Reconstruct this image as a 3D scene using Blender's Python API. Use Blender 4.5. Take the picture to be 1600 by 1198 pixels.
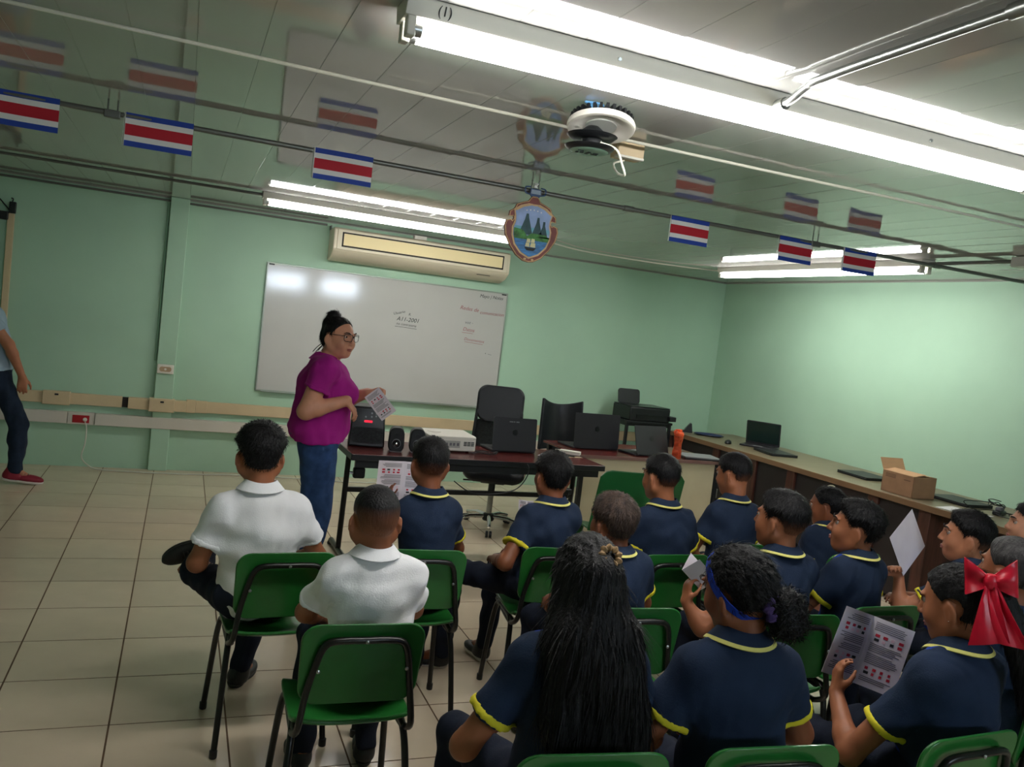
import bpy, bmesh, math, random
import numpy as np
from mathutils import Matrix, Vector

for o in list(bpy.data.objects):
    bpy.data.objects.remove(o, do_unlink=True)
SC = bpy.context.scene
COL = SC.collection
R = math.radians
random.seed(7)
RNG = np.random.default_rng(7)

# ------------------------------------------------------------------ camera
cd = bpy.data.cameras.new('camera')
cam = bpy.data.objects.new('camera', cd)
COL.objects.link(cam)
cd.sensor_width = 36.0
cd.lens = 36.0 * 1297.055 / 1600.0
cd.clip_start = 0.05
yaw, pit, rol = .3825, -.0666, .1167
cF = Vector((math.sin(yaw) * math.cos(pit), math.cos(yaw) * math.cos(pit), math.sin(pit)))
cR0 = Vector((math.cos(yaw), -math.sin(yaw), 0))
cU0 = cR0.cross(cF)
cR = math.cos(rol) * cR0 + math.sin(rol) * cU0
cU = -math.sin(rol) * cR0 + math.cos(rol) * cU0
cam.matrix_world = Matrix(((cR.x, cU.x, -cF.x, 0), (cR.y, cU.y, -cF.y, 0), (cR.z, cU.z, -cF.z, 1.6708), (0, 0, 0, 1)))
SC.camera = cam

# ------------------------------------------------------------------ world and exposure
w = bpy.data.worlds.new('world')
SC.world = w
w.use_nodes = True
w.node_tree.nodes['Background'].inputs[0].default_value = (.6, .7, .65, 1)
w.node_tree.nodes['Background'].inputs[1].default_value = .05
SC.view_settings.view_transform = 'Standard'
SC.view_settings.look = 'None'
SC.view_settings.exposure = 0.36
SC.view_settings.gamma = 1.0
SC.view_settings.use_curve_mapping = False
TUBE_STRENGTH = 35.0

# room size
D, H, XR, XL, YB = 8.174, 2.4754, 5.8186, -2.4, -2.2

# ------------------------------------------------------------------ materials
def lin(c):
    return tuple(((v / 255.) / 12.92 if v / 255. <= .04045 else ((v / 255. + .055) / 1.055) ** 2.4) for v in c) + (1,)

MATS = {}
def mat(name, rgb, rough=.5, metal=0., spec=.5, var=0., vscale=6., bump=0., bscale=60., stretch=(1, 1, 1), emit=0., trans=0., alpha=1., ior=1.45, rnd=0., coat=0.):
    if name in MATS:
        return MATS[name]
    m = bpy.data.materials.new(name)
    m.use_nodes = True
    nt = m.node_tree
    b = nt.nodes['Principled BSDF']
    b.inputs['Base Color'].default_value = lin(rgb)
    b.inputs['Roughness'].default_value = rough
    b.inputs['Metallic'].default_value = metal
    b.inputs['Specular IOR Level'].default_value = spec
    b.inputs['IOR'].default_value = ior
    b.inputs['Transmission Weight'].default_value = trans
    b.inputs['Alpha'].default_value = alpha
    b.inputs['Coat Weight'].default_value = coat
    if emit:
        b.inputs['Emission Color'].default_value = lin(rgb)
        b.inputs['Emission Strength'].default_value = emit
    if var or bump:
        tc = nt.nodes.new('ShaderNodeTexCoord')
        mp = nt.nodes.new('ShaderNodeMapping')
        mp.inputs['Scale'].default_value = stretch
        nt.links.new(tc.outputs['Object'], mp.inputs['Vector'])
    last = None
    if var:
        n = nt.nodes.new('ShaderNodeTexNoise')
        n.inputs['Scale'].default_value = vscale
        n.inputs['Detail'].default_value = 5
        nt.links.new(mp.outputs[0], n.inputs['Vector'])
        mx = nt.nodes.new('ShaderNodeMix')
        mx.data_type = 'RGBA'
        a = lin([max(0, c * (1 - var)) for c in rgb])
        c2 = lin([min(255, c * (1 + var)) for c in rgb])
        mx.inputs[6].default_value = a
        mx.inputs[7].default_value = c2
        rp = nt.nodes.new('ShaderNodeMapRange')
        rp.inputs[1].default_value = .3
        rp.inputs[2].default_value = .7
        nt.links.new(n.outputs['Fac'], rp.inputs[0])
        nt.links.new(rp.outputs[0], mx.inputs[0])
        last = mx.outputs[2]
    if rnd:
        oi = nt.nodes.new('ShaderNodeObjectInfo')
        rp2 = nt.nodes.new('ShaderNodeMapRange')
        rp2.inputs[3].default_value = 1 - rnd
        rp2.inputs[4].default_value = 1 + rnd
        nt.links.new(oi.outputs['Random'], rp2.inputs[0])
        vm = nt.nodes.new('ShaderNodeVectorMath')
        vm.operation = 'SCALE'
        if last is not None:
            nt.links.new(last, vm.inputs[0])
        else:
            vm.inputs[0].default_value = lin(rgb)[:3]
        nt.links.new(rp2.outputs[0], vm.inputs['Scale'])
        last = vm.outputs[0]
    if last is not None:
        nt.links.new(last, b.inputs['Base Color'])
    if bump:
        n2 = nt.nodes.new('ShaderNodeTexNoise')
        n2.inputs['Scale'].default_value = bscale
        n2.inputs['Detail'].default_value = 3
        nt.links.new(mp.outputs[0], n2.inputs['Vector'])
        bp = nt.nodes.new('ShaderNodeBump')
        bp.inputs['Strength'].default_value = bump
        bp.inputs['Distance'].default_value = .01
        nt.links.new(n2.outputs['Fac'], bp.inputs['Height'])
        nt.links.new(bp.outputs[0], b.inputs['Normal'])
    MATS[name] = m
    return m

M = {}
M['wall'] = mat('mint_paint', (170, 204, 178), .55, spec=.35, var=.02, vscale=1.5, bump=.05, bscale=25)
M['tile'] = mat('beige_tile', (210, 193, 168), .14, spec=.5, var=.03, vscale=3, rnd=.05)
M['grout'] = mat('brown_grout', (92, 68, 46), .9, var=.2, vscale=8)
M['pvc'] = mat('ceiling_pvc', (168, 167, 162), .035, spec=.85, bump=.010, bscale=3, stretch=(1, .25, 1), var=.02, vscale=2)
M['trim'] = mat('pvc_trim', (150, 152, 142), .35)
M['white_metal'] = mat('white_enamel', (205, 203, 192), .4)
M['grey_metal'] = mat('galvanized', (165, 168, 165), .32, metal=.9, var=.06, vscale=20)
M['pipe_grey'] = mat('dark_conduit', (110, 112, 106), .4, metal=.5)
M['black'] = mat('black_plastic', (22, 24, 26), .42)
M['black_satin'] = mat('black_satin', (16, 17, 19), .3)
M['black_leather'] = mat('black_leather', (19, 23, 27), .45, bump=.1, bscale=150)
M['mesh_back'] = mat('chair_mesh', (34, 38, 38), .7, var=.3, vscale=60, bump=.4, bscale=300)
M['chrome'] = mat('chrome', (210, 212, 214), .12, metal=1)
M['beige_pvc'] = mat('beige_raceway', (205, 184, 148), .5, var=.02)
M['white_pvc'] = mat('white_raceway', (206, 200, 188), .45)
M['red_plastic'] = mat('red_socket', (165, 22, 32), .4)
M['off_white'] = mat('off_white', (222, 217, 206), .45)
M['board'] = mat('board_enamel', (190, 190, 185), .09, spec=.6, var=.012, vscale=2.5, bump=.02, bscale=5)
M['alu'] = mat('aluminium', (150, 160, 148), .35, metal=.7)
M['wood_red'] = mat('mahogany_laminate', (92, 34, 30), .25, var=.18, vscale=5, stretch=(1, 8, 8))
M['wood_brown'] = mat('brown_laminate', (82, 48, 38), .45, var=.2, vscale=5, stretch=(6, 6, 1))
M['wood_dark'] = mat('dark_panel', (40, 32, 34), .5, var=.15, vscale=4)
M['counter_top'] = mat('counter_laminate', (122, 110, 86), .35, var=.06, vscale=4, stretch=(1, 5, 1))
M['cream'] = mat('cream_panel', (190, 180, 150), .5, var=.02)
M['cardboard'] = mat('cardboard', (160, 122, 92), .85, var=.05, vscale=10)
M['cardboard_in'] = mat('cardboard_inside', (190, 150, 112), .85, var=.04, vscale=10)
M['green'] = mat('green_plywood', (34, 104, 42), .28, var=.08, vscale=4, coat=.2)
M['green_plastic'] = mat('green_plastic', (24, 92, 44), .4)
M['tube_black'] = mat('black_tube', (20, 20, 18), .3, spec=.5)
M['lap_dark'] = mat('laptop_dark', (36, 35, 39), .45)
M['lap_grey'] = mat('laptop_grey', (120, 122, 124), .4)
M['screen'] = mat('screen_off', (26, 44, 40), .12)
M['keys'] = mat('keyboard', (30, 30, 32), .5)
M['orange'] = mat('orange_bottle', (255, 120, 80), .15, trans=.75, ior=1.2)
M['paper'] = mat('paper', (226, 222, 222), .75)
M['ink_black'] = mat('ink_black', (40, 42, 42), .7)
M['ink_grey'] = mat('ink_grey', (110, 106, 112), .8)
M['ink_red'] = mat('ink_red', (150, 80, 82), .7)
M['print_red'] = mat('print_red', (190, 40, 60), .7)
M['print_pink'] = mat('print_pink', (226, 190, 200), .75)
M['flag_blue'] = mat('flag_blue', (30, 62, 150), .7)
M['flag_white'] = mat('flag_white', (222, 220, 216), .7)
M['flag_red'] = mat('flag_red', (178, 24, 42), .7)
M['grille'] = mat('yellowed_grille', (252, 234, 182), .55)
M['ac_white'] = mat('ac_plastic', (226, 216, 190), .4)
M['dark_slot'] = mat('dark_slot', (40, 32, 24), .6)
M['blue_wire'] = mat('blue_wire', (110, 170, 220), .4)
M['white_cable'] = mat('white_cable', (205, 203, 188), .5)
M['mint_disc'] = mat('mint_disc', (150, 190, 170), .3)
tube = bpy.data.materials.new('lamp_tube')
tube.use_nodes = True
tb = tube.node_tree.nodes['Principled BSDF']
tb.inputs['Base Color'].default_value = (.9, .9, .88, 1)
tb.inputs['Emission Color'].default_value = (1.0, .99, .98, 1)
tb.inputs['Emission Strength'].default_value = TUBE_STRENGTH
M['lamp'] = tube
M['led_red'] = mat('led_red', (230, 20, 50), .4, emit=1.2)

# ------------------------------------------------------------------ mesh helpers
class MB:
    def __init__(s):
        s.v = []
        s.f = []
        s.mi = []
    def add(s, vs, fs, mi=0):
        n = len(s.v)
        s.v += [tuple(v) for v in vs]
        s.f += [tuple(i + n for i in f) for f in fs]
        s.mi += [mi] * len(fs)
        return s
    def box(s, a, b, rot=None, mi=0):
        (x0, y0, z0), (x1, y1, z1) = a, b
        vs = [(x0, y0, z0), (x1, y0, z0), (x1, y1, z0), (x0, y1, z0), (x0, y0, z1), (x1, y0, z1), (x1, y1, z1), (x0, y1, z1)]
        if rot is not None:
            vs = [tuple(rot @ Vector(v)) for v in vs]
        return s.add(vs, [(0, 3, 2, 1), (4, 5, 6, 7), (0, 1, 5, 4), (1, 2, 6, 5), (2, 3, 7, 6), (3, 0, 4, 7)], mi)
    def tube(s, path, r, n=10, mi=0, closed=False):
        P = [Vector(p) for p in path]
        rs = r if isinstance(r, (list, tuple)) else [r] * len(P)
        vs, fs = [], []
        up = None
        m = len(P)
        for i, p in enumerate(P):
            if closed:
                t = P[(i + 1) % m] - P[i - 1]
            else:
                t = (P[min(i + 1, m - 1)] - P[max(i - 1, 0)])
            t.normalize()
            if up is None:
                up = t.orthogonal().normalized()
            up = (up - t * up.dot(t))
            if up.length < 1e-6:
                up = t.orthogonal()
            up.normalize()
            sd = t.cross(up)
            for k in range(n):
                a = 2 * math.pi * k / n
                vs.append(p + (up * math.cos(a) + sd * math.sin(a)) * rs[i])
        for i in range(m if closed else m - 1):
            j = (i + 1) % m
            for k in range(n):
                k2 = (k + 1) % n
                fs.append((i * n + k, i * n + k2, j * n + k2, j * n + k))
        if not closed:
            fs.append(tuple(range(n - 1, -1, -1)))
            fs.append(tuple((m - 1) * n + k for k in range(n)))
        return s.add(vs, fs, mi)
    def lathe(s, prof, n=24, c=(0, 0, 0), mi=0, rot=None, sx=1, sy=1):
        vs, fs = [], []
        m = len(prof)
        for (r, z) in prof:
            for k in range(n):
                a = 2 * math.pi * k / n
                v = Vector((r * math.cos(a) * sx, r * math.sin(a) * sy, z))
                if rot is not None:
                    v = rot @ v
                vs.append(v + Vector(c))
        for i in range(m - 1):
            for k in range(n):
                k2 = (k + 1) % n
                fs.append((i * n + k, i * n + k2, (i + 1) * n + k2, (i + 1) * n + k))
        fs.append(tuple(range(n - 1, -1, -1)))
        fs.append(tuple((m - 1) * n + k for k in range(n)))
        return s.add(vs, fs, mi)
    def prism(s, pts, z0, z1, f=None, mi=0):
        """pts: 2d outline (ccw), extruded z0..z1; f maps (x,y,z) to a point."""
        f = f or (lambda x, y, z: (x, y, z))
        n = len(pts)
        vs = [f(x, y, z0) for x, y in pts] + [f(x, y, z1) for x, y in pts]
        fs = [tuple(range(n - 1, -1, -1)), tuple(range(n, 2 * n))]
        fs += [(i, (i + 1) % n, (i + 1) % n + n, i + n) for i in range(n)]
        return s.add(vs, fs, mi)
    def grid(s, fn, nu, nv, thick=None, mi=0):
        """fn(u,v)->point; thick -> solid sheet along its normal"""
        P = [[Vector(fn(i / nu, j / nv)) for j in range(nv + 1)] for i in range(nu + 1)]
        idx = lambda i, j: i * (nv + 1) + j
        vs = [P[i][j] for i in range(nu + 1) for j in range(nv + 1)]
        fs = [(idx(i, j), idx(i + 1, j), idx(i + 1, j + 1), idx(i, j + 1)) for i in range(nu) for j in range(nv)]
        if thick:
            N = len(vs)
            vb = []
            for i in range(nu + 1):
                for j in range(nv + 1):
                    du = P[min(i + 1, nu)][j] - P[max(i - 1, 0)][j]
                    dv = P[i][min(j + 1, nv)] - P[i][max(j - 1, 0)]
                    nn = du.cross(dv).normalized()
                    vb.append(P[i][j] - nn * thick)
            vs = vs + vb
            fb = [tuple(k + N for k in reversed(f)) for f in fs]
            ed = [idx(i, 0) for i in range(nu + 1)] + [idx(nu, j) for j in range(1, nv + 1)] + [idx(i, nv) for i in range(nu - 1, -1, -1)] + [idx(0, j) for j in range(nv - 1, 0, -1)]
            sides = [(ed[(k + 1) % len(ed)], ed[k], ed[k] + N, ed[(k + 1) % len(ed)] + N) for k in range(len(ed))]
            fs = fs + fb + sides
        return s.add(vs, fs, mi)
    def mesh(s, name, mats, smooth=True, ang=40):
        me = bpy.data.meshes.new(name)
        me.from_pydata(s.v, [], s.f)
        for m in (mats if isinstance(mats, (list, tuple)) else [mats]):
            me.materials.append(m)
        if any(s.mi):
            me.polygons.foreach_set('material_index', s.mi)
        if smooth:
            me.shade_smooth()
            me.set_sharp_from_angle(angle=R(ang))
        me.update()
        return me
    def build(s, name, mats, parent=None, loc=None, rot=None, bevel=0, smooth=True, kind=None, seg=2):
        me = s.mesh(name, mats, smooth)
        return link(name, me, parent, loc, rot, bevel, kind, seg)

def link(name, me, parent=None, loc=None, rot=None, bevel=0, kind=None, seg=2):
    o = bpy.data.objects.new(name, me)
    COL.objects.link(o)
    if parent is not None:
        o.parent = parent
    if loc is not None:
        o.location = loc
    if rot is not None:
        o.rotation_euler = rot
    if bevel:
        b = o.modifiers.new('bevel', 'BEVEL')
        b.width = bevel
        b.segments = seg
        b.limit_method = 'ANGLE'
        b.angle_limit = R(40)
    if kind:
        o['kind'] = kind
    return o

def empty(name, loc=(0, 0, 0), rz=0, label=None, cat=None, group=None):
    o = bpy.data.objects.new(name, None)
    o.empty_display_size = .05
    COL.objects.link(o)
    o.location = loc
    o.rotation_euler = (0, 0, rz)
    return tag(o, label, cat, group)

def tag(o, label=None, cat=None, group=None):
    if label:
        o['label'] = label
    if cat:
        o['category'] = cat
    if group:
        o['group'] = group
    return o

def rrect(w, h, r, n=5, cx=0, cy=0):
    pts = []
    for sx, sy, a0 in ((1, 1, 0), (-1, 1, 90), (-1, -1, 180), (1, -1, 270)):
        for k in range(n + 1):
            a = R(a0 + 90 * k / n)
            pts.append((cx + sx * (w / 2 - r) + r * math.cos(a), cy + sy * (h / 2 - r) + r * math.sin(a)))
    return pts

def smooth_path(pts, n=6):
    P = [Vector(p) for p in pts]
    out = []
    for i in range(len(P) - 1):
        p0 = P[max(i - 1, 0)]
        p1, p2 = P[i], P[i + 1]
        p3 = P[min(i + 2, len(P) - 1)]
        for k in range(n):
            t = k / n
            out.append(.5 * ((2 * p1) + (p2 - p0) * t + (2 * p0 - 5 * p1 + 4 * p2 - p3) * t * t + (3 * p1 - p0 - 3 * p2 + p3) * t ** 3))
    out.append(P[-1])
    return out

def copy_tree(o, parent=None):
    c = o.copy()
    COL.objects.link(c)
    if parent is not None:
        c.parent = parent
        c.matrix_parent_inverse = o.matrix_parent_inverse.copy()
    for ch in [k for k in KIDS.get(o.name, [])]:
        n = copy_tree(ch, c)
        KIDS.setdefault(c.name, []).append(n)
    return c
KIDS = {}
def reg(o):
    """remember children of a prototype for copy_tree"""
    KIDS[o.name] = [k for k in COL.objects if k.parent == o]
    for k in KIDS[o.name]:
        reg(k)

def text_mesh(body, size, shear=0.):
    cu = bpy.data.curves.new('txt', 'FONT')
    cu.body = body
    cu.size = size
    cu.shear = shear
    cu.resolution_u = 3
    cu.extrude = .0004
    to = bpy.data.objects.new('txt', cu)
    COL.objects.link(to)
    dg = bpy.context.evaluated_depsgraph_get()
    dg.update()
    me = bpy.data.meshes.new_from_object(to.evaluated_get(dg))
    bpy.data.objects.remove(to, do_unlink=True)
    bpy.data.curves.remove(cu)
    return me

# ------------------------------------------------------------------ the room
def struct(name, mb, m, parent=None, bevel=0):
    o = mb.build(name, m, parent, bevel=bevel, smooth=False)
    o['kind'] = 'structure'
    return o

floor = struct('floor', MB().box((XL - .1, YB - .1, -.15), (XR + .1, D + .1, -.0012)), M['grout'])
T, TX, TY = .4209, -.5543, 4.1779
tme = MB().box((.0035, .0035, -.006), (T - .0035, T - .0035, 0)).mesh('tile', M['tile'], smooth=False)
rest = MB()
i0, i1 = math.floor((XL - TX) / T), math.ceil((XR - TX) / T)
j0, j1 = math.floor((YB - TY) / T), math.ceil((D - TY) / T)
for i in range(i0, i1):
    for j in range(j0, j1):
        x, y = TX + i * T, TY + j * T
        x0, x1, y0, y1 = max(x, XL), min(x + T, XR), max(y, YB), min(y + T, D)
        if x1 - x0 < .02 or y1 - y0 < .02:
            continue
        cut = (x1 - x0 < T - .001) or (y1 - y0 < T - .001)
        if -3 <= i <= 8 and j >= -6:
            if cut:
                MB().box((x0 + .0028, y0 + .0028, -.006), (x1 - .0028, y1 - .0028, 0)).build('tile', M['tile'], floor, smooth=False)
            else:
                link('tile', tme, floor, loc=(x, y, 0))
        else:
            rest.box((x0 + .0028, y0 + .0028, -.006), (x1 - .0028, y1 - .0028, 0))
rest.build('tile_field', M['tile'], floor, smooth=False, kind='stuff')

struct('wall_back', MB().box((XL - .12, D, -.15), (XR + .12, D + .12, H + .1)), M['wall'])
struct('wall_right', MB().box((XR, YB - .12, -.15), (XR + .12, D, H + .1)), M['wall'])
struct('wall_left', MB().box((XL - .12, YB - .12, -.15), (XL, D, H + .1)), M['wall'])
wr_ = MB()
WX = [(1.55, 2.40), (2.72, 3.55)]
wr_.box((XL, YB - .12, -.15), (XR, YB, 1.92)).box((XL, YB - .12, 2.30), (XR, YB, H + .1))
wr_.box((XL, YB - .12, 1.92), (WX[0][0], YB, 2.30)).box((WX[0][1], YB - .12, 1.92), (WX[1][0], YB, 2.30)).box((WX[1][1], YB - .12, 1.92), (XR, YB, 2.30))
struct('wall_rear', wr_, M['wall'])
day = mat('daylight_pane', (225, 238, 255), .4, emit=28.0)
for n_, (a, b) in enumerate(WX):
    wn = struct('window_%d' % (n_ + 1), MB().box((a, YB - .09, 1.92), (b, YB - .08, 2.30)), day)
    for q in (a, (a + b) / 2 - .015, b - .03):
        MB().box((q, YB - .075, 1.92), (q + .03, YB - .03, 2.30)).build('window_frame', M['alu'], wn)
    for z_ in (1.92, 2.27):
        MB().box((a, YB - .075, z_), (b, YB - .03, z_ + .03)).build('window_frame', M['alu'], wn)
struct('wall_pillar', MB().box((-.188, D - .055, 0), (-.03, D, H)), M['wall'], bevel=.006)
ceil = struct('ceiling', MB().box((XL - .12, YB - .12, H + .012), (XR + .12, D + .12, H + .1)), M['trim'])
# pvc planks, each a hollow board with a stepped joint
PW = .1975
px0 = 1.346 - PW * 20
prof = [(.0, .0016), (.0025, .0016), (.004, 0), (PW, 0), (PW, .010), (0, .010)]
pm = MB().prism(prof, YB + .0, D, f=lambda x, y, z: (x, z, H + y)).mesh('plank', M['pvc'], smooth=False)
k = 0
while px0 + k * PW < XR - .01:
    x = px0 + k * PW
    if x > XL - .001 and x + PW < XR + .001:
        link('plank', pm, ceil, loc=(x + PW / 2 * 0, 0, 0))
        pl = COL.objects[-1]
        ra = R(RNG.uniform(-.35, .35))
        pl.rotation_euler = (0, ra, 0)
        pl.location = (x + H * math.sin(-ra) * 1, 0, H - H * math.cos(ra) + PW / 2 * math.sin(ra) + .0006)
    elif x + PW > XL + .02:
        a, b = max(x, XL) - x, min(x + PW, XR) - x
        MB().prism([(a, 0), (b - .001, 0), (b - .001, .010), (a, .010)], YB, D, f=lambda x_, y, z: (x_ + x, z, H + y)).build('plank', M['pvc'], ceil, smooth=False)
    k += 1
for n_, (a, b) in enumerate((((XL, D - .012, H - .012), (XR, D, H)), ((XR - .012, YB, H - .012), (XR, D - .012, H)), ((XL, YB, H - .012), (XL + .012, D - .012, H)))):
    struct('trim_%d' % (n_ + 1), MB().box(a, b), M['trim'], bevel=.004)
# ------------------------------------------------------------------ fluorescent fixtures
def fixture(loc, rz, label, length=2.36, power=1.0):
    """origin under the middle of the housing at ceiling height; long axis local x"""
    t = empty('light_fixture', loc, rz, label, 'light')
    L = length / 2
    lm = M['lamp']
    if power != 1:
        lm = M['lamp'].copy()
        lm.node_tree.nodes['Principled BSDF'].inputs['Emission Strength'].default_value = TUBE_STRENGTH * power
    hz = [(-.062, 0), (-.062, -.012), (-.05, -.047), (.05, -.047), (.062, -.012), (.062, 0)]
    MB().prism(hz, -L - .02, L + .02, f=lambda x, y, z: (z, x, y)).build('housing', M['white_metal'], t, bevel=.002)
    for ty in (-.03, .03):
        MB().tube([(-L + .02, ty, -.075), (L - .02, ty, -.075)], .0165, 14).build('lamp_tube', lm, t)
        for sx in (-1, 1):
            m = MB().box((sx * L - .012, ty - .017, -.095), (sx * L + .012, ty + .017, -.034))
            m.build('lamp_holder', M['white_metal'], t, bevel=.003)
            MB().tube([(sx * (L - .03), ty, -.075), (sx * (L - .008), ty, -.075)], .0175, 12).build('end_cap', M['grey_metal'], t)
    for sx in (-.5, .5):
        MB().tube([(sx * L, -.056, -.026), (sx * L, -.064, -.028)], .005, 8).build('screw', M['grey_metal'], t)
    return t

l1 = fixture((1.655, 2.19, H), 0, 'near twin-tube ceiling light above the seated students, metal conduit joining its side')
l2 = fixture((1.68, 6.70, H), 0, 'twin-tube ceiling light just in front of the wall air conditioner', power=.7)
l3 = fixture((4.77, 5.59, H), R(90), 'twin-tube ceiling light running along the right wall', power=1.0)
# pencilled mark on the end of the near housing
me = text_mesh('(1)', .035)
me.materials.append(M['ink_black'])
o = link('pencil_mark', me, l1)
o.matrix_local = Matrix.Translation((-1.12, -.0565, -.034)) @ Matrix.Rotation(R(113), 4, 'X')

# ------------------------------------------------------------------ ceiling pipes, cables
def pipe(name, pts, r, m, label, cat, n=10):
    o = MB().tube(pts, r, n).build(name, m)
    tag(o, label, cat)
    return o

hp = empty('flag_pipe', (0, 4.22, 2.415), 0, 'grey pipe under the ceiling that the small flags hang from', 'pipe')
MB().tube([(-2.38, 0, 0), (5.8, 0, 0)], .0125, 12).build('tube', M['pipe_grey'], hp)
for x in (-.37, 1.70, 3.62):
    MB().tube([(x - .02, 0, .06), (x - .02, 0, .0)], .004, 6).build('hanger_strap', M['pipe_grey'], hp)
    MB().tube([(x + .02, 0, .06), (x + .02, 0, .0)], .004, 6).build('hanger_strap', M['pipe_grey'], hp)
    MB().box((x - .034, -.018, -.022), (x + .034, .018, .012)).build('pipe_clamp', M['pipe_grey'], hp, bevel=.004)
for x in (2.28, 4.66):
    MB().tube([(x - .03, 0, 0), (x + .03, 0, 0)], .017, 12).build('coupling', M['pipe_grey'], hp)

pipe('ceiling_cable', [(-2.38, 2.955, 2.462), (0, 2.955, 2.458), (1.5, 2.953, 2.452), (3, 2.96, 2.458), (5.79, 2.99, 2.462)], .0062, M['white_cable'], 'thin pale cable crossing the whole ceiling in front of the pipe', 'cable', 8)
pc = empty('metal_conduit', (1.62, 2.12, 2.447), 0, 'shiny metal conduit running back from the near ceiling light', 'conduit')
MB().tube(smooth_path([(0, -.0, -.012), (-.01, -.06, -.010), (-.03, -.15, .004), (-.045, -.25, .006), (-.06, -.85, .006), (-.1, -3.6, .006)], 5), .0125, 12).build('tube', M['grey_metal'], pc)
MB().tube([(.0, .025, -.012), (0, -.02, -.012)], .019, 12).build('lock_nut', M['pipe_grey'], pc)
MB().tube([(-.06, -.80, .006), (-.062, -.86, .006)], .018, 12).build('coupling', M['grey_metal'], pc)
pipe('ceiling_conduit', smooth_path([(-2.38, 6.76, 2.458), (-.6, 6.73, 2.458), (.2, 6.70, 2.456), (.50, 6.69, 2.455)], 4), .011, M['pipe_grey'], 'dark conduit on the ceiling feeding the light before the air conditioner', 'conduit')
pipe('wall_conduit', [(-2.38, D - .012, 2.442), (1.2, D - .012, 2.442)], .010, M['pipe_grey'], 'grey conduit along the top of the left back wall', 'conduit')
pipe('pillar_conduit', [(-.202, D - .011, 2.42), (-.202, D - .011, 1.0)], .010, mat('painted_conduit', (140, 180, 150), .5), 'painted thin conduit running down beside the wall pillar', 'conduit')
pipe('light_cable', smooth_path([(2.86, 6.72, 2.455), (3.4, 7.1, 2.462), (4.1, 7.16, 2.464), (4.55, 7.05, 2.46), (4.77, 6.80, 2.447)], 6), .006, M['white_cable'], 'white cable on the ceiling running to the light by the right wall', 'cable', 8)
jb = empty('junction_conduit', (4.80, 3.75, 2.45), 0, 'dark conduit and junction box beyond the end of the right wall light', 'conduit')
MB().tube([(0, 0, 0), (-.02, .65, 0)], .012, 10).build('tube', M['pipe_grey'], jb)
MB().box((-.05, -.12, -.04), (.05, .0, .022)).build('junction_box', M['white_metal'], jb, bevel=.004)

# ------------------------------------------------------------------ hanging flags
def flag_piece(x0, x1, z0, z1, w):
    f = lambda u, v: (x0 + (x1 - x0) * u, -.016 + .006 * math.sin(3 * u + w), z0 + (z1 - z0) * v)
    return MB().grid(f, 6, 1, thick=.0012)
FL = [(-.72, 'leftmost'), (-.172, 'second'), (.667, 'third'), (2.69, 'fourth'), (3.467, 'fifth'), (3.982, 'sixth')]
FT = ['small paper tricolour flag hanging at the left edge of the picture', 'small paper tricolour flag hanging above the wall pillar, second from the left edge',
      'small paper tricolour flag hanging over the left end of the air conditioner', 'small paper tricolour flag hanging right of the painted coat of arms',
      'small paper tricolour flag hanging before the left part of the right wall light', 'small paper tricolour flag hanging before the right part of the right wall light']
for k, (x, _) in enumerate(FL):
    fw = .285 if k < 3 else .265
    t = empty('paper_flag', (x, 4.22, 2.43 - .008 * (k > 2)), 0, FT[k], 'flag', 'small flags hung along the pipe')
    hh, z = .148, .0
    ph = k * 1.3
    for frac, m_, nm in ((1 / 6, 'flag_blue', 'blue_stripe'), (1 / 6, 'flag_white', 'white_stripe'), (1 / 3, 'flag_red', 'red_stripe'), (1 / 6, 'flag_white', 'white_stripe'), (1 / 6, 'flag_blue', 'blue_stripe')):
        flag_piece(-fw / 2, fw / 2, z - hh * frac, z, ph).build(nm, M[m_], t)
        z -= hh * frac
    flag_piece(-fw / 2 - .008, -fw / 2, -hh, 0, ph).build('hoist_edge', M['flag_white'], t)

# ------------------------------------------------------------------ painted coat of arms
ca = empty('coat_of_arms', (1.69, 4.19, 2.03), 0, 'painted coat of arms with volcanoes and a ship, hanging from the ceiling pipe', 'emblem')
def FY(y):   # outline drawn in the x-z plane, facing the camera side (-y)
    return lambda x, yy, z: (x, y - z, yy)
def poly(name, pts, y, th, m, par=ca):
    return MB().prism(pts, 0, th, f=FY(y)).build(name, m, par, smooth=False)
M['arms_brown'] = mat('arms_brown', (112, 48, 38), .5, var=.15, vscale=12)
M['arms_gold'] = mat('arms_gold', (196, 160, 112), .5, var=.1, vscale=14)
M['arms_sky'] = mat('arms_sky', (140, 160, 196), .6, var=.15, vscale=9)
M['arms_sea'] = mat('arms_sea', (44, 108, 160), .5, var=.25, vscale=25, stretch=(1, 1, 5))
M['arms_green'] = mat('arms_green', (58, 110, 52), .6, var=.35, vscale=40)
M['arms_hill'] = mat('arms_hill', (44, 74, 76), .6, var=.2, vscale=20)
M['arms_blue'] = mat('arms_blue', (40, 70, 110), .5)
M['ship'] = mat('ship_sail', (214, 208, 160), .6)
half = [(0, .0), (.03, .004), (.055, .018), (.075, .03), (.115, .075), (.148, .13), (.157, .18), (.150, .205), (.13, .212), (.118, .205), (.108, .222), (.115, .235), (.138, .232), (.135, .258), (.11, .275), (.098, .30), (.065, .315), (.035, .325), (.022, .345), (.014, .352)]
out = [(x, z) for x, z in half] + [(-x, z) for x, z in reversed(half[1:])]
poly('scroll_border', out, 0, .012, M['arms_brown'])
MB().tube([(x * .97, -.012, .176 + (z - .176) * .975) for x, z in out], .0028, 6, closed=True).build('border_line', M['arms_gold'], ca)
sc = lambda pts, kx, kz, zc: [(x * kx, zc + (z - zc) * kz) for x, z in pts]
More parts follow.
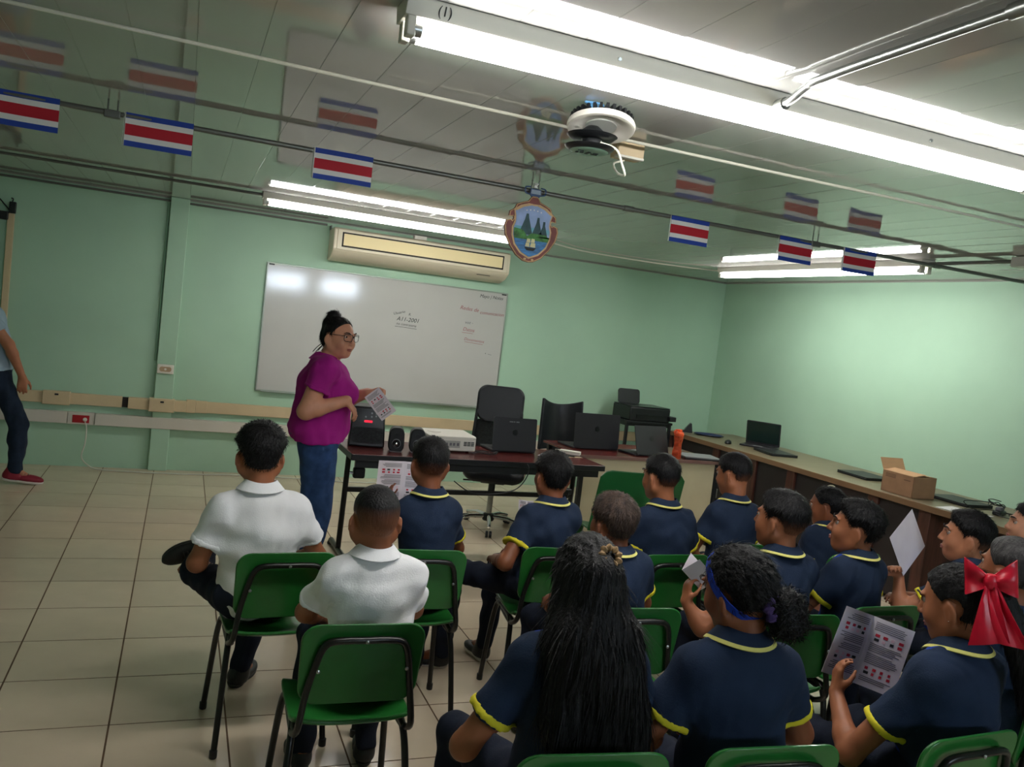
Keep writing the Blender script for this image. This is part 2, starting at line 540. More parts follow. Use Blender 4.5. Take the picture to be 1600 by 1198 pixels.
inn_h = [(0, .028), (.05, .05), (.088, .09), (.104, .135), (.106, .175), (.096, .205), (.098, .235), (.105, .262), (.07, .288), (.03, .302), (0, .300)]
inn = inn_h + [(-x, z) for x, z in reversed(inn_h[1:-1])]
g_ = [(x * 1.085, .165 + (z - .165) * 1.07) for x, z in inn]
poly('gold_rim', g_, -.012, .003, M['arms_gold'])
sh = poly('shield_field', inn, -.015, .003, M['arms_sky'])
def clip(z0, z1, wav=None):
    hw = lambda z: np.interp(z, [p[1] for p in inn_h[:-1]], [p[0] for p in inn_h[:-1]])
    zs = np.linspace(z0, z1, 7)
    pts = [(hw(z) * .99, z) for z in zs]
    top = [(x, z1 + (wav(x) if wav else 0)) for x in np.linspace(hw(z1) * .99, -hw(z1) * .99, 9)]
    return pts[:-1] + top + [(-hw(z) * .99, z) for z in zs[-2::-1]][:-1] + ([(-hw(z0) * .99, z0)] if hw(z0) > .003 else [])
poly('sea', clip(.031, .125), -.018, .0012, M['arms_sea'])
poly('far_sea', [(-.1, .16), (.1, .16), (.098, .185), (-.098, .185)], -.018, .0008, mat('arms_teal', (110, 170, 186), .6))
for hx, hw_, z1 in ((-.035, .04, .255), (.03, .03, .242), (.066, .026, .225)):
    poly('volcano', [(hx - hw_, .145), (hx + hw_, .145), (hx + hw_ * .25, z1 - .02), (hx + .006, z1), (hx - .006, z1), (hx - hw_ * .3, z1 - .03)], -.0188, .0014, M['arms_hill'])
poly('green_shore', clip(.118, .150, lambda x: .008 * math.sin(40 * x) + .006 * math.sin(93 * x + 1) + (.02 if x < -.05 else 0)), -.0202, .0014, M['arms_green'])
poly('ship_hull', [(-.034, .078), (-.020, .062), (.020, .062), (.034, .080), (.018, .078), (-.016, .078)], -.0216, .002, M['ink_black'])
for (a, b, c, d) in ((-.032, .081, -.006, .102), (-.003, .081, .028, .104), (-.027, .104, -.004, .124), (-.001, .106, .022, .126)):
    poly('sail', [(a, b), (c, b), (c - .002, d), (a + .004, d)], -.0216, .002, M['ship'])
for sx in (-1, 1):
    poly('ribbon', [(sx * .10, .262), (sx * .102, .276), (sx * .06, .300), (sx * .02, .309), (sx * .02, .300), (sx * .06, .288)][::sx], -.018, .002, M['arms_gold'])
for k in range(5):
    poly('star', [(-.042 + .021 * k + .004 * math.cos(a), .272 + .006 * math.sin(k * .8) + .004 * math.sin(a)) for a in np.linspace(0, 2 * math.pi, 7)[:-1]], -.018, .001, M['flag_white'])
for sx in (-1, 1):
    poly('boss', [(sx * .022 + .008 * math.cos(a), .016 + .006 * math.sin(a)) for a in np.linspace(0, 2 * math.pi, 9)[:-1]], -.012, .004, M['arms_gold'])
    MB().tube(smooth_path([(sx * .025, -.005, .36), (sx * .055, -.005, .366), (sx * .06, -.005, .385), (sx * .055, -.005, .397), (sx * .03, -.005, .40)], 4), .004, 6).build('blue_scroll', M['arms_blue'], ca)
poly('top_crest', [(-.02, .345), (.02, .345), (.032, .36), (.03, .392), (-.03, .392), (-.032, .36)], -.002, .008, M['arms_blue'])
poly('crest_scroll', [(-.028, .364), (.028, .364), (.026, .386), (-.026, .386)], -.011, .003, mat('arms_pale', (150, 165, 180), .6))
MB().lathe([(.010, .395), (.014, .398), (.009, .404), (.009, .412), (.015, .418), (.015, .422)], 12).build('bottle_cap', M['flag_white'], ca)

# ------------------------------------------------------------------ ceiling access point and its box
ap = empty('wireless_access_point', (1.30, 2.68, 2.405), 0, 'round white wireless access point with ridged back hanging below the ceiling', 'access point')
tilt = Matrix.Rotation(R(4), 3, 'Y') @ Matrix.Rotation(R(-12), 3, 'X')
MB().lathe([(.0, .006), (.06, .004), (.088, -.002), (.108, -.010), (.118, -.008), (.121, .002), (.118, .012), (.105, .016), (0, .016)], 40, rot=tilt).build('white_dish', M['off_white'], ap)
MB().lathe([(.02, -.001), (.055, .0), (.056, .005), (.02, .005)], 24, rot=tilt).build('inner_disc', mat('ap_inner', (170, 172, 165), .4), ap)
hs = MB()
for k in range(30):
    a = 2 * math.pi * k / 30
    rm = tilt @ Matrix.Rotation(a, 3, 'Z')
    hs.box((.075, -.005, .012), (.112, .005, .036), rot=rm)
hs.lathe([(.0, .012), (.09, .012), (.09, .030), (0, .030)], 24, rot=tilt)
hs.build('heat_sink', M['black'], ap)
MB().lathe([(.03, -.075), (.036, -.05), (.05, -.035), (.04, -.02), (.02, -.004)], 20, c=(-.03, 0, 0)).build('neck', M['black'], ap)
MB().lathe([(.03, -.05), (.075, -.048), (.09, -.036), (.02, -.034)], 20, c=(-.03, 0, -.0)).build('neck_flange', M['black'], ap)
bd = MB().lathe([(.0, -.094), (.06, -.092), (.082, -.084), (.088, -.076), (.03, -.068), (0, -.068)], 32, c=(-.035, 0, 0))
bd.build('lower_dish', M['black_satin'], ap)
MB().lathe([(.0, -.0965), (.055, -.0955), (.068, -.091), (0, -.090)], 28, c=(-.035, 0, 0)).build('mint_cover', M['mint_disc'], ap)
mk = MB()
for a, b, c, d in ((-.05, -.02, -.03, -.016), (-.03, .0, -.02, .012), (-.01, -.018, .0, .016), (.012, -.014, .03, -.008), (.01, .004, .034, .01), (-.045, .008, -.036, .018)):
    mk.box((-.035 + a, b, -.0985), (-.035 + c, d, -.0955))
mk.build('vent_marks', M['black'], ap, smooth=False)
for k in range(3):
    MB().tube(smooth_path([(-.075 + .01 * k, -.055, .018), (-.07 + .02 * k, -.06, .045 + .006 * k), (-.085, -.03, .065)], 5), .004, 6).build('blue_wire', M['blue_wire'], ap)
MB().tube(smooth_path([(-.01, -.03, -.06), (.05, -.04, -.075), (.085, -.03, -.12), (.105, -.02, -.152), (.135, .1, -.120), (.22, .3, -.045), (.30, .37, -.01)], 6), .0042, 8).build('patch_cable', M['white_cable'], ap)
bx = empty('ceiling_outlet_box', (1.635, 3.09, H), 0, 'small beige outlet box fixed to the ceiling beside the access point', 'outlet box')
MB().box((-.06, -.03, -.062), (.06, .04, 0)).build('case', M['beige_pvc'], bx, bevel=.004)
MB().box((-.061, -.032, -.064), (.061, .0, -.054)).build('lid_edge', M['off_white'], bx, bevel=.002)

# ------------------------------------------------------------------ whiteboard
wb = empty('whiteboard', (.682, D, .80), 0, 'large wall whiteboard with faint marker notes behind the standing teacher', 'whiteboard')
MB().box((.012, -.018, .012), (2.428, -.002, 1.208)).build('board_panel', M['board'], wb, smooth=False)
for nm, a, b in (('frame_bottom', (0, -.022, 0), (2.44, 0, .014)), ('frame_top', (0, -.022, 1.206), (2.44, 0, 1.22)), ('frame_side', (0, -.022, .014), (.014, 0, 1.206)), ('frame_side', (2.426, -.022, .014), (2.44, 0, 1.206))):
    MB().box(a, b).build(nm, M['alu'], wb, bevel=.003)
MB().box((.05, -.05, -.004), (2.40, -.018, .004)).build('pen_ledge', M['alu'], wb, bevel=.002)
for x in (.02, 2.37):
    MB().box((x, -.026, 1.195), (x + .05, -.01, 1.206)).build('corner_clip', M['black'], wb, bevel=.001)
def note(txt, x, z, size, m, rot=0, shear=.25):
    me = text_mesh(txt, size, shear)
    me.materials.append(M[m])
    o = link('marker_note', me, wb)
    o.matrix_local = Matrix.Translation((x, -.0188, z)) @ Matrix.Rotation(R(90), 4, 'X') @ Matrix.Rotation(R(rot), 4, 'Z')
def stroke(pts, m, r=.002):
    MB().tube([(x, -.0185, z) for x, z in pts], r, 5).build('marker_line', M[m], wb)
note('Usuario', 1.25, .862, .038, 'ink_black', 16)
note('R.', 1.40, .872, .035, 'ink_black')
note('A11-2001', 1.285, .812, .058, 'ink_black', -1)
note('no contrasena', 1.285, .770, .036, 'ink_black', -2)
stroke([(1.275, .752), (1.36, .750), (1.50, .744)], 'ink_black')
note('Mayo | Notas', 2.13, 1.145, .047, 'ink_black', 0)
note('Redes de', 1.93, 1.0, .055, 'ink_red', -3)
note('comunicacion', 2.15, .975, .048, 'ink_red', 0)
note('voz -', 2.0, .858, .045, 'ink_grey', 0)
note('Datos', 1.985, .785, .052, 'ink_red', -3)
stroke([(1.98, .765), (2.10, .762)], 'ink_red')
note('Documentos', 2.01, .688, .042, 'ink_red', -3)
stroke([(2.02, .672), (2.22, .660)], 'ink_red')
stroke([(2.26, .575), (2.265, .57)], 'ink_black', .004)
stroke([(2.29, .568), (2.33, .562)], 'ink_grey')

# ------------------------------------------------------------------ wall air conditioner
ac = empty('wall_air_conditioner', (2.115, D, 2.11), 0, 'long off-white wall air conditioner with yellowed grille above the whiteboard', 'air conditioner')
W = .885
pf = [(0, .0), (-.06, -.004), (-.20, .03), (-.275, .07), (-.30, .10), (-.295, .285), (-.27, .30), (-.0, .30)]
MB().prism(pf, -W, W, f=lambda x, y, z: (z, x, y)).build('casing', M['ac_white'], ac, bevel=.012, seg=3)
MB().box((-W + .03, -.306, .098), (W - .03, -.29, .288)).build('front_frame', M['ac_white'], ac, bevel=.006)
MB().box((-W + .075, -.309, .125), (W - .075, -.302, .262)).build('grille_slot', M['dark_slot'], ac)
g = MB()
g.box((-W + .09, -.314, .140), (W - .09, -.305, .248))
n = 9
for i in range(n):
    z0 = .142 + .106 * i / n
    g.box((-W + .092, -.3150, z0), (W - .092, -.312, z0 + .106 / n - .002))
g.build('air_grille', M['grille'], ac, smooth=False)
MB().box((.56, -.252, .0485), (.70, -.238, .052), rot=None).build('display_strip', M['dark_slot'], ac)
MB().box((-W - .004, -.10, .285), (-W + .004, -.0, .325)).build('hang_bracket', M['pipe_grey'], ac)
MB().box((-.12, -.29, .30), (.0, -.22, .335)).build('junction_tag', M['off_white'], ac, bevel=.003)

# ------------------------------------------------------------------ raceways and sockets on the back wall
rb = empty('beige_cable_raceway', (0, D - .002, 0), 0, 'beige plastic cable raceway along the back wall under the whiteboard', 'raceway')
MB().box((-2.38, -.035, .555), (-.445, 0, .655)).build('cover', M['beige_pvc'], rb, bevel=.004)
MB().box((-.395, -.075, .555), (.09, 0, .655)).build('cover', M['beige_pvc'], rb, bevel=.004)
MB().box((.16, -.035, .555), (5.79, 0, .660)).build('cover', M['beige_pvc'], rb, bevel=.004)
MB().box((-.445, -.03, .56), (-.395, 0, .65)).build('cable_gap', M['dark_slot'], rb)
MB().box((.09, -.045, .548), (.17, 0, .668)).build('joint_cover', M['beige_pvc'], rb, bevel=.004)
MB().box((.17, -.042, .552), (.27, 0, .664)).build('joint_cover', M['beige_pvc'], rb, bevel=.004)
for x, y in ((-1.075, .055), (-.225, .10)):
    b = MB().box((x, -y, .545), (x + .215, 0, .665)).build('data_box', M['beige_pvc'], rb, bevel=.006)
    MB().box((x + .095, -y - .003, .63), (x + .125, -y + .004, .645)).build('data_port', M['black'], b)
rw = empty('white_cable_raceway', (0, D, 0), 0, 'white power raceway below the beige one on the back wall', 'raceway')
MB().box((-2.38, -.045, .385), (-.872, 0, .488)).build('cover', M['white_pvc'], rw, bevel=.004)
MB().box((-.868, -.048, .383), (-.655, 0, .490)).build('socket_cover', M['white_pvc'], rw, bevel=.004)
MB().box((-.651, -.062, .385), (5.79, 0, .488)).build('cover', M['white_pvc'], rw, bevel=.004)
MB().box((-.83, -.052, .398), (-.695, -.04, .466)).build('red_socket', M['red_plastic'], rw, bevel=.003)
pg = empty('power_plug_cable', (-.728, D - .06, .43), 0, 'white plug in the red socket with its cable trailing along the floor', 'cable')
MB().lathe([(.008, -.03), (.016, -.02), (.018, .0), (.012, .018)], 12, rot=Matrix.Rotation(R(70), 3, 'X')).build('plug', M['off_white'], pg)
MB().tube(smooth_path([(.005, -.02, -.02), (.022, -.05, -.07), (.02, -.055, -.2), (.0, -.05, -.32), (.05, -.05, -.39), (.14, -.07, -.4235), (.4, -.12, -.4235), (.9, -.13, -.4235), (1.3, -.08, -.4235), (1.8, -.12, -.4235), (2.4, -.2, -.4235), (2.9, -.1, -.4235)], 8), .0055, 8).build('cord', M['white_cable'], pg)
sp = empty('switch_plate', (-.112, D - .055, .935), 0, 'pale double socket plate on the wall pillar', 'socket')
MB().box((-.07, -.018, -.042), (.07, 0, .042)).build('plate', M['off_white'], sp, bevel=.006)
MB().prism(rrect(.10, .045, .02), 0, .004, f=lambda x, y, z: (x, -.018 - z, y)).build('socket_face', mat('socket_tan', (176, 150, 120), .5), sp)
MB().prism(rrect(.02, .02, .009), 0, .004, f=lambda x, y, z: (x, -.022 - z, y)).build('button', M['off_white'], sp)
vr = empty('vertical_raceway', (-1.41, D, 0), 0, 'vertical beige raceway at the left edge of the back wall', 'raceway')
MB().box((-.028, -.035, .66), (.022, 0, 2.135)).build('cover', M['beige_pvc'], vr, bevel=.004)
dv = empty('black_wall_plug', (-1.41, D - .03, 2.137), 0, 'small black plug adapter on top of the vertical raceway', 'plug')
MB().box((-.018, -.02, 0), (.03, .02, .095)).build('adapter', M['black'], dv, bevel=.005)
MB().tube(smooth_path([(.0, 0, .09), (.005, 0, .12), (-.01, 0, .125)], 4), .005, 6).build('loop', M['black'], dv)
MB().tube(smooth_path([(-.015, 0, .02), (-.05, 0, .06), (-.13, 0, .13), (-.3, 0, .16)], 5), .006, 6).build('lead', M['black'], dv)
MB().box((-.22, -.03, -.06), (-.02, .02, .01)).build('adapter_block', M['black'], dv, bevel=.006)

# ------------------------------------------------------------------ teacher's table and desk
t1 = empty('training_table', (1.08, 5.27, 0), R(1.5), 'dark red folding table on black frame carrying speakers and projector', 'table')
MB().box((0, 0, .722), (1.86, .62, .746)).build('tabletop', M['wood_red'], t1, bevel=.004)
MB().box((-.006, -.008, .706), (1.866, .0, .746)).build('front_edge', M['black'], t1, bevel=.003)
MB().box((-.008, 0, .706), (0, .62, .746)).build('side_edge', M['black'], t1, bevel=.003)
MB().box((1.86, 0, .706), (1.868, .62, .746)).build('side_edge', M['black'], t1, bevel=.003)
MB().box((1.52, .004, .7455), (1.585, .30, .7472)).build('inlay_band', mat('beige_band', (176, 160, 130), .4), t1)
MB().box((1.52, .30, .7455), (1.84, .345, .7472)).build('inlay_band', MATS['beige_band'], t1)
MB().box((.03, .02, .655), (1.83, .05, .706)).build('apron_rail', M['black'], t1)
for x in (.045, 1.78):
    MB().tube([(x, .30, .706), (x - .01, .30, .03)], .019, 10).build('leg', M['tube_black'], t1)
    MB().tube([(x - .01, .06, .03), (x - .01, .54, .03)], .02, 10).build('foot_bar', M['tube_black'], t1)
    for yy in (.06, .54):
        MB().lathe([(.024, 0), (.026, .012), (.02, .03)], 12, c=(x - .01, yy, 0)).build('foot', M['black'], t1)
    MB().box((x - .03, .2, .69), (x + .03, .4, .722)).build('leg_bracket', M['black'], t1)
MB().box((.03, .285, .435), (1.78, .315, .468)).build('stretcher', M['tube_black'], t1, bevel=.004)
MB().tube([(.05, .30, .565), (.11, .30, .565)], .010, 10).build('lock_rod', M['grey_metal'], t1)
MB().box((.085, .275, .53), (.165, .325, .605)).build('lock_knob', M['black'], t1, bevel=.012)

t2 = empty('office_desk', (2.99, 5.80, 0), R(2), 'desk with dark red top and cream front panel next to the folding table', 'desk')
MB().box((0, 0, .722), (1.385, .70, .742)).build('desktop', M['wood_red'], t2, bevel=.003)
MB().box((-.004, -.006, .716), (1.392, .0, .744)).build('front_edge', mat('desk_edge', (120, 92, 84), .35), t2, bevel=.002)
MB().box((.06, .03, .06), (1.325, .05, .716)).build('modesty_panel', M['cream'], t2, smooth=False)
for x in (.02, 1.335):
    MB().box((x, .02, 0), (x + .035, .06, .716)).build('leg', M['black'], t2, bevel=.003)
    MB().box((x, .62, 0), (x + .035, .66, .716)).build('leg', M['black'], t2, bevel=.003)
MB().box((1.372, .025, .42), (1.384, .045, .50)).build('lock', M['grey_metal'], t2, bevel=.002)

# ------------------------------------------------------------------ long counter on the right wall
ct = empty('long_counter', (4.955, 3.0, 0), 0, 'long brown laminate counter with dark cabinets along the right wall', 'counter')
MB().box((0, 0, .742), (.855, 4.66, .772)).build('worktop', M['counter_top'], ct, bevel=.003)
MB().box((-.012, 0, .728), (0, 4.66, .773)).build('front_edge', mat('counter_edge', (128, 98, 70), .4), ct, bevel=.003)
for y in (1.25, 1.73, 2.66, 3.18, 3.76, 4.62):
    MB().box((.03, y, 0), (.055, y + .1, .742)).build('cabinet_post', M['wood_brown'], ct, bevel=.003)
ys = (1.35, 1.83, 2.76, 3.28, 3.86)
ye = (1.73, 2.66, 3.18, 3.76, 4.62)
for a, b in zip(ys, ye):
    MB().box((.05, a + .003, .03), (.066, b - .003, .735)).build('cabinet_panel', M['wood_dark'], ct, smooth=False)
MB().box((.05, 1.25, 0), (.85, 1.27, .742)).build('end_panel', M['wood_brown'], ct)
MB().box((.05, 4.63, 0), (.85, 4.655, .742)).build('end_panel', M['wood_brown'], ct)
for y in (.05,):
    MB().box((.05, y, 0), (.09, y + .04, .742)).build('leg', M['wood_brown'], ct)
    MB().box((.78, y, 0), (.82, y + .04, .742)).build('leg', M['wood_brown'], ct)

# ------------------------------------------------------------------ laptops
def laptop(loc, rz, w, d, ang, label, body='lap_dark', scr=None, logo=True):
    """hinge at local y=0, keyboard toward local +y; lid back faces -y; ang = lid lean from vertical (away from keyboard)"""
    t = empty('laptop', loc, rz, label, 'laptop')
    MB().box((-w / 2, 0, .002), (w / 2, d, .018)).build('base', M[body], t, bevel=.004)
    k = MB()
    nx, ny = 13, 5
    for i in range(nx):
        for j in range(ny):
            x0 = -w * .44 + w * .88 * i / nx
            y0 = d * .08 + d * .5 * j / ny
            k.box((x0, y0, .018), (x0 + w * .88 / nx - .003, y0 + d * .5 / ny - .003, .0195))
    k.build('keyboard', M['keys'], t, smooth=False)
    MB().box((-w * .14, d * .66, .018), (w * .14, d * .93, .0188)).build('touchpad', M['lap_grey'], t, bevel=.0)
    rm = Matrix.Rotation(R(ang), 3, 'X')
    lid = MB()
    lid.prism(rrect(w, d, .012, cy=d / 2), -.007, 0, f=lambda x, y, z: tuple(rm @ Vector((x, -z - .007, y)) + Vector((0, 0, .016))))
    lid.build('lid', M[body], t)
    sp_ = MB().prism(rrect(w * .93, d * .86, .004, cy=d * .53), 0, .0012, f=lambda x, y, z: tuple(rm @ Vector((x, .0 + z, y)) + Vector((0, 0, .016))))
    sp_.build('screen', M['screen'], t)
    MB().tube([(-w * .4, .0, .014), (w * .4, 0, .014)], .007, 8).build('hinge', M['black'], t)
    if logo:
        l = MB()
        l.prism([(.022 * math.cos(a), d * .55 + .022 * math.sin(a)) for a in np.linspace(0, 2 * math.pi, 17)[:-1]], 0, .0008, f=lambda x, y, z: tuple(rm @ Vector((x, -.0072 - z, y)) + Vector((0, 0, .016))))
        l.build('round_logo', M['black_satin'], t)
        if logo == 2:
            lt = MB()
            for a, b in ((-.05, -.02), (-.016, -.004), (.004, .03)):
                lt.prism([(a, d * .86), (b, d * .86), (b, d * .89), (a, d * .89)], 0, .0008, f=lambda x, y, z: tuple(rm @ Vector((x, -.0072 - z, y)) + Vector((0, 0, .016))))
            lt.build('sticker', M['lap_grey'], t)
    return t

laptop((2.362, 5.68, .7462), R(2), .355, .245, -8, 'open dark laptop on the folding table before the mesh office chair', logo=2)
laptop((3.27, 6.10, .7422), R(3), .43, .285, -6, 'largest open dark laptop, on the desk before the curved black chair')
laptop((3.71, 5.92, .7422), R(12), .355, .24, -17, 'open dark laptop leaning far back beside the orange bottle', logo=True)

def closed_laptop(loc, rz, w, d, label, m='lap_grey', h=.022):
    t = empty('closed_laptop', loc, rz, label, 'laptop')
    MB().prism(rrect(w, d, .012), 0, h * .55).build('base', M['black'], t)
    MB().prism(rrect(w, d, .012), h * .6, h).build('lid', M[m], t)
    MB().tube([(-w * .4, d / 2 - .004, h * .5), (w * .4, d / 2 - .004, h * .5)], h * .3, 8).build('hinge', M['black'], t)
    return t
closed_laptop((4.20, 5.98, .7432), R(-12), .33, .25, 'closed grey laptop at the right end of the desk')
closed_laptop((5.31, 6.33, .7732), R(80), .36, .27, 'closed dark laptop on the counter beside the open laptop', 'lap_dark')
closed_laptop((5.40, 5.30, .7732), R(86), .36, .27, 'closed laptop on the counter behind the cardboard box', 'lap_dark')
closed_laptop((5.43, 4.40, .7732), R(88), .36, .26, 'closed laptop on the counter in front of the cardboard box', 'lap_dark')
# laptop with its screen toward the room
t = laptop((5.53, 6.80, .7732), R(128), .34, .24, -14, 'open laptop on the counter with its dark screen turned to the room', logo=False)

# ------------------------------------------------------------------ things on the folding table
ls = empty('loudspeaker', (1.245, 5.70, .7462), R(-8), 'large black loudspeaker with red display on the table behind the teacher', 'loudspeaker')
pr_ = [(-.13, 0), (.13, 0), (.13, .06), (.12, .10), (.10, .262), (-.10, .262), (-.12, .1), (-.13, .06)]
MB().prism([(-.125, -.13), (.125, -.13), (.115, .13), (-.115, .13)], 0, .275, f=lambda x, y, z: (x * (1 - .12 * z / .275), y + .16 * z * (y < 0) * .9, z)).build('cabinet', M['black'], ls, bevel=.012)
rp = Matrix.Rotation(R(-8.2), 3, 'X')
def onface(x, y, z):   # control face, tilted front
    return (x, -.13 + .144 * y - z, y)
MB().prism(rrect(.20, .10, .03, cy=.205), 0, .004, f=onface).build('control_panel', M['black_satin'], ls)
MB().prism(rrect(.055, .014, .003, cx=.0, cy=.175), .004, .006, f=onface).build('red_display', M['led_red'], ls)
for kx, kz in ((-.02, .205), (.02, .208), (.05, .213), (.05, .23), (.02, .232)):
    MB().prism([(kx + .006 * math.cos(a), kz + .006 * math.sin(a)) for a in np.linspace(0, 2 * math.pi, 9)[:-1]], .004, .010, f=onface).build('knob', M['lap_grey'], ls)
MB().prism(rrect(.21, .11, .03, cy=.08), 0, .004, f=onface).build('speaker_grille', M['mesh_back'], ls)

def desk_speaker(loc, rz, label):
    t = empty('desk_speaker', loc, rz, label, 'speaker', 'pair of small desk speakers')
    MB().prism(rrect(.112, .165, .042, n=6, cy=.0825), -.055, .055, f=lambda x, y, z: (x * (1 - .12 * (y / .165)), z + .10 * y * .25, y)).build('case', M['black'], t, bevel=.008)
    MB().prism([(.03 * math.cos(a), .058 + .032 * math.sin(a)) for a in np.linspace(0, 2 * math.pi, 21)[:-1]], .053, .058, f=lambda x, y, z: (x, -z + .025 * y, y)).build('cone_ring', M['lap_grey'], t)
    MB().lathe([(.0, .0), (.016, .004), (.026, .010), (.027, .0), (0, -.001)], 20, rot=Matrix.Rotation(R(90), 3, 'X'), c=(0, -.057, .058)).build('cone', M['black_satin'], t)
    MB().lathe([(0, .002), (.011, .0), (.009, .008), (.0, .011)], 16, rot=Matrix.Rotation(R(90), 3, 'X'), c=(0, -.060, .056)).build('dust_cap', M['chrome'], t)
    MB().prism([(.017 * math.cos(a), .115 + .015 * math.sin(a)) for a in np.linspace(0, 2 * math.pi, 15)[:-1]], .052, .056, f=lambda x, y, z: (x, -z + .025 * y, y)).build('tweeter', M['black_satin'], t)
    MB().box((-.04, -.06, 0), (.04, .05, .006)).build('foot', M['lap_grey'], t, bevel=.002)
desk_speaker((1.412, 5.49, .7462), R(-12), 'left one of two small oval desk speakers beside the loudspeaker')
desk_speaker((1.558, 5.49, .7462), R(-12), 'right one of two small oval desk speakers, next to the projector')

pj = empty('projector', (1.83, 5.68, .7462), R(4), 'white video projector standing on the folding table', 'projector')
MB().prism(rrect(.36, .28, .03, n=4), .012, .115, f=lambda x, y, z: (x, y, z + (.012 if z > .05 and y > 0 else 0))).build('case', M['off_white'], pj, bevel=.006)
MB().box((-.17, -.14, .10), (.17, .13, .1015)).build('seam', M['lap_grey'], pj)
MB().box((-.10, -.1425, .035), (.05, -.138, .085)).build('port_panel', mat('port_panel', (170, 168, 160), .5), pj)
for x in (-.085, -.06, -.03, -.005, .025):
    MB().box((x, -.1445, .05), (x + .016, -.141, .07)).build('port', M['ink_grey'], pj)
for k in range(3):
    for j in range(3):
        MB().box((.078 + .028 * k, -.1445, .052 + .011 * j), (.1 + .028 * k, -.139, .058 + .011 * j)).build('vent_slot', M['ink_black'], pj)
for x in (-.13, .13):
    MB().lathe([(.012, 0), (.012, .013)], 10, c=(x, -.09, 0)).build('foot', M['black'], pj)
MB().lathe([(.0, .10), (.05, .10), (.05, .125), (.03, .128), (0, .128)], 20, c=(-.09, .03, 0)).build('lens_ring', M['off_white'], pj)

def cable_heap(loc, label, r=.003, n=40, spread=.12, m='black', seed=1, zmax=.03, name='cable_bundle'):
    rr = random.Random(seed)
    pts = []
    for i in range(n):
        a = i * 1.05 + rr.random()
        rad = spread * (.35 + .65 * rr.random())
        pts.append((rad * math.cos(a) * 1.3, rad * math.sin(a) * .6, r + zmax * rr.random()))
    o = MB().tube(smooth_path(pts, 5), r, 6).build(name, M[m], loc=loc)
    return tag(o, label, 'cable')
cable_heap((2.08, 5.50, .7462), 'tangle of cables on the table between projector and laptop', n=16, spread=.10, seed=3)
tc_ = MB().tube(smooth_path([(2.20, 5.262, .748), (2.29, 5.235, .742), (2.295, 5.225, .66), (2.22, 5.24, .56), (2.05, 5.26, .52), (1.9, 5.26, .53), (1.78, 5.262, .60)], 6), .004, 6).build('table_cable', M['black'])
tag(tc_, 'black cable drooping in a loop below the folding table edge', 'cable')
fc_ = MB().tube(smooth_path([(2.78, 5.52, .5), (2.72, 5.5, .3), (2.66, 5.45, .012), (2.4, 5.3, .006), (2.2, 5.2, .006)], 6), .004, 6).build('floor_cable', M['black'])
tag(fc_, 'black cable falling from the right table leg to the floor', 'cable')
pb = empty('power_strip', (2.70, 5.56, .445), 0, 'black power brick resting on the folding table stretcher', 'power supply')
MB().box((-.07, -.03, .03), (.11, .03, .075)).build('case', M['black'], pb, bevel=.01)
MB().box((-.13, -.012, .035), (-.07, .012, .055)).build('strain_relief', M['black'], pb, bevel=.005)

def flat_paper(loc, rz, w, d, label, m='paper', cat='paper', print_=True, h=.002):
    t = empty('printed_sheet', loc, rz, label, cat)
    MB().box((-w / 2, -d / 2, 0), (w / 2, d / 2, h)).build('sheet', M[m], t, smooth=False)
    if print_:
        MB().box((-w * .2, -d * .15, h), (w * .15, d * .1, h + .0006)).build('print_block', M['ink_grey'], t)
    return t
flat_paper((2.66, 5.62, .7472), R(-38), .20, .15, 'printed white sheet lying on the folding table right of the laptop')
pw = flat_paper((2.88, 5.78, .7472), R(-35), .16, .07, 'small cream box lying at the right end of the folding table', 'off_white', 'box', False, .025)
pw.name = 'small_cream_box'
flat_paper((2.79, 5.69, .7472), R(-38), .16, .045, 'thin dark folder lying beside the printed white sheet', 'black', 'folder', False, .006)

# ------------------------------------------------------------------ orange bottle
bt = empty('water_bottle', (3.93, 5.90, .7432), 0, 'translucent orange sports bottle standing on the desk', 'bottle')
MB().lathe([(.0, .0), (.036, .0), (.039, .01), (.039, .06), (.033, .09), (.031, .115), (.036, .15), (.040, .175), (.037, .192), (.0, .192)], 28).build('body', M['orange'], bt)
MB().lathe([(.038, .19), (.041, .197), (.041, .212), (.032, .226), (.0, .228)], 24).build('cap', mat('orange_cap', (236, 92, 44), .35), bt)
MB().box((-.014, -.012, .222), (.022, .012, .246)).build('spout', MATS['orange_cap'], bt, bevel=.006)
MB().tube(smooth_path([(-.036, 0, .2), (-.05, 0, .222), (-.028, 0, .24), (-.006, 0, .232)], 4), .006, 8).build('carry_loop', MATS['orange_cap'], bt)

# ------------------------------------------------------------------ counter things
md = empty('blue_pouch', (5.27, 7.36, .7735), R(-35), 'flat dark blue oval pouch at the far end of the counter', 'pouch')
MB().lathe([(0, 0), (.10, .0), (.125, .012), (.11, .022), (.05, .028), (0, .03)], 28, sx=1.25, sy=.75).build('cover', mat('navy_cloth', (34, 48, 84), .7), md)
MB().tube([(.155 * math.cos(a), .094 * math.sin(a), .012) for a in np.linspace(0, 2 * math.pi, 29)[:-1]], .004, 6, closed=True).build('zip_seam', M['black'], md)
bw = empty('black_stand', (5.10, 7.58, .7735), R(-30), 'small black wedge stand at the far end of the counter', 'stand')
MB().prism([(-.09, 0), (.09, 0), (.09, .01), (.075, .10), (.06, .10), (.0, .02), (-.09, .012)], -.05, .05, f=lambda x, y, z: (x, z, y)).build('wedge', M['black'], bw, bevel=.003)
MB().box((-.09, -.05, 0), (.09, .05, .004)).build('foot_pad', M['black_satin'], bw)
bo = empty('black_mouse', (5.14, 6.84, .7735), R(40), 'black computer mouse near the front edge of the counter', 'mouse')
MB().lathe([(0, 0), (.03, 0), (.034, .010), (.028, .028), (.014, .037), (0, .039)], 20, sx=1.7, sy=1).build('shell', M['black'], bo)
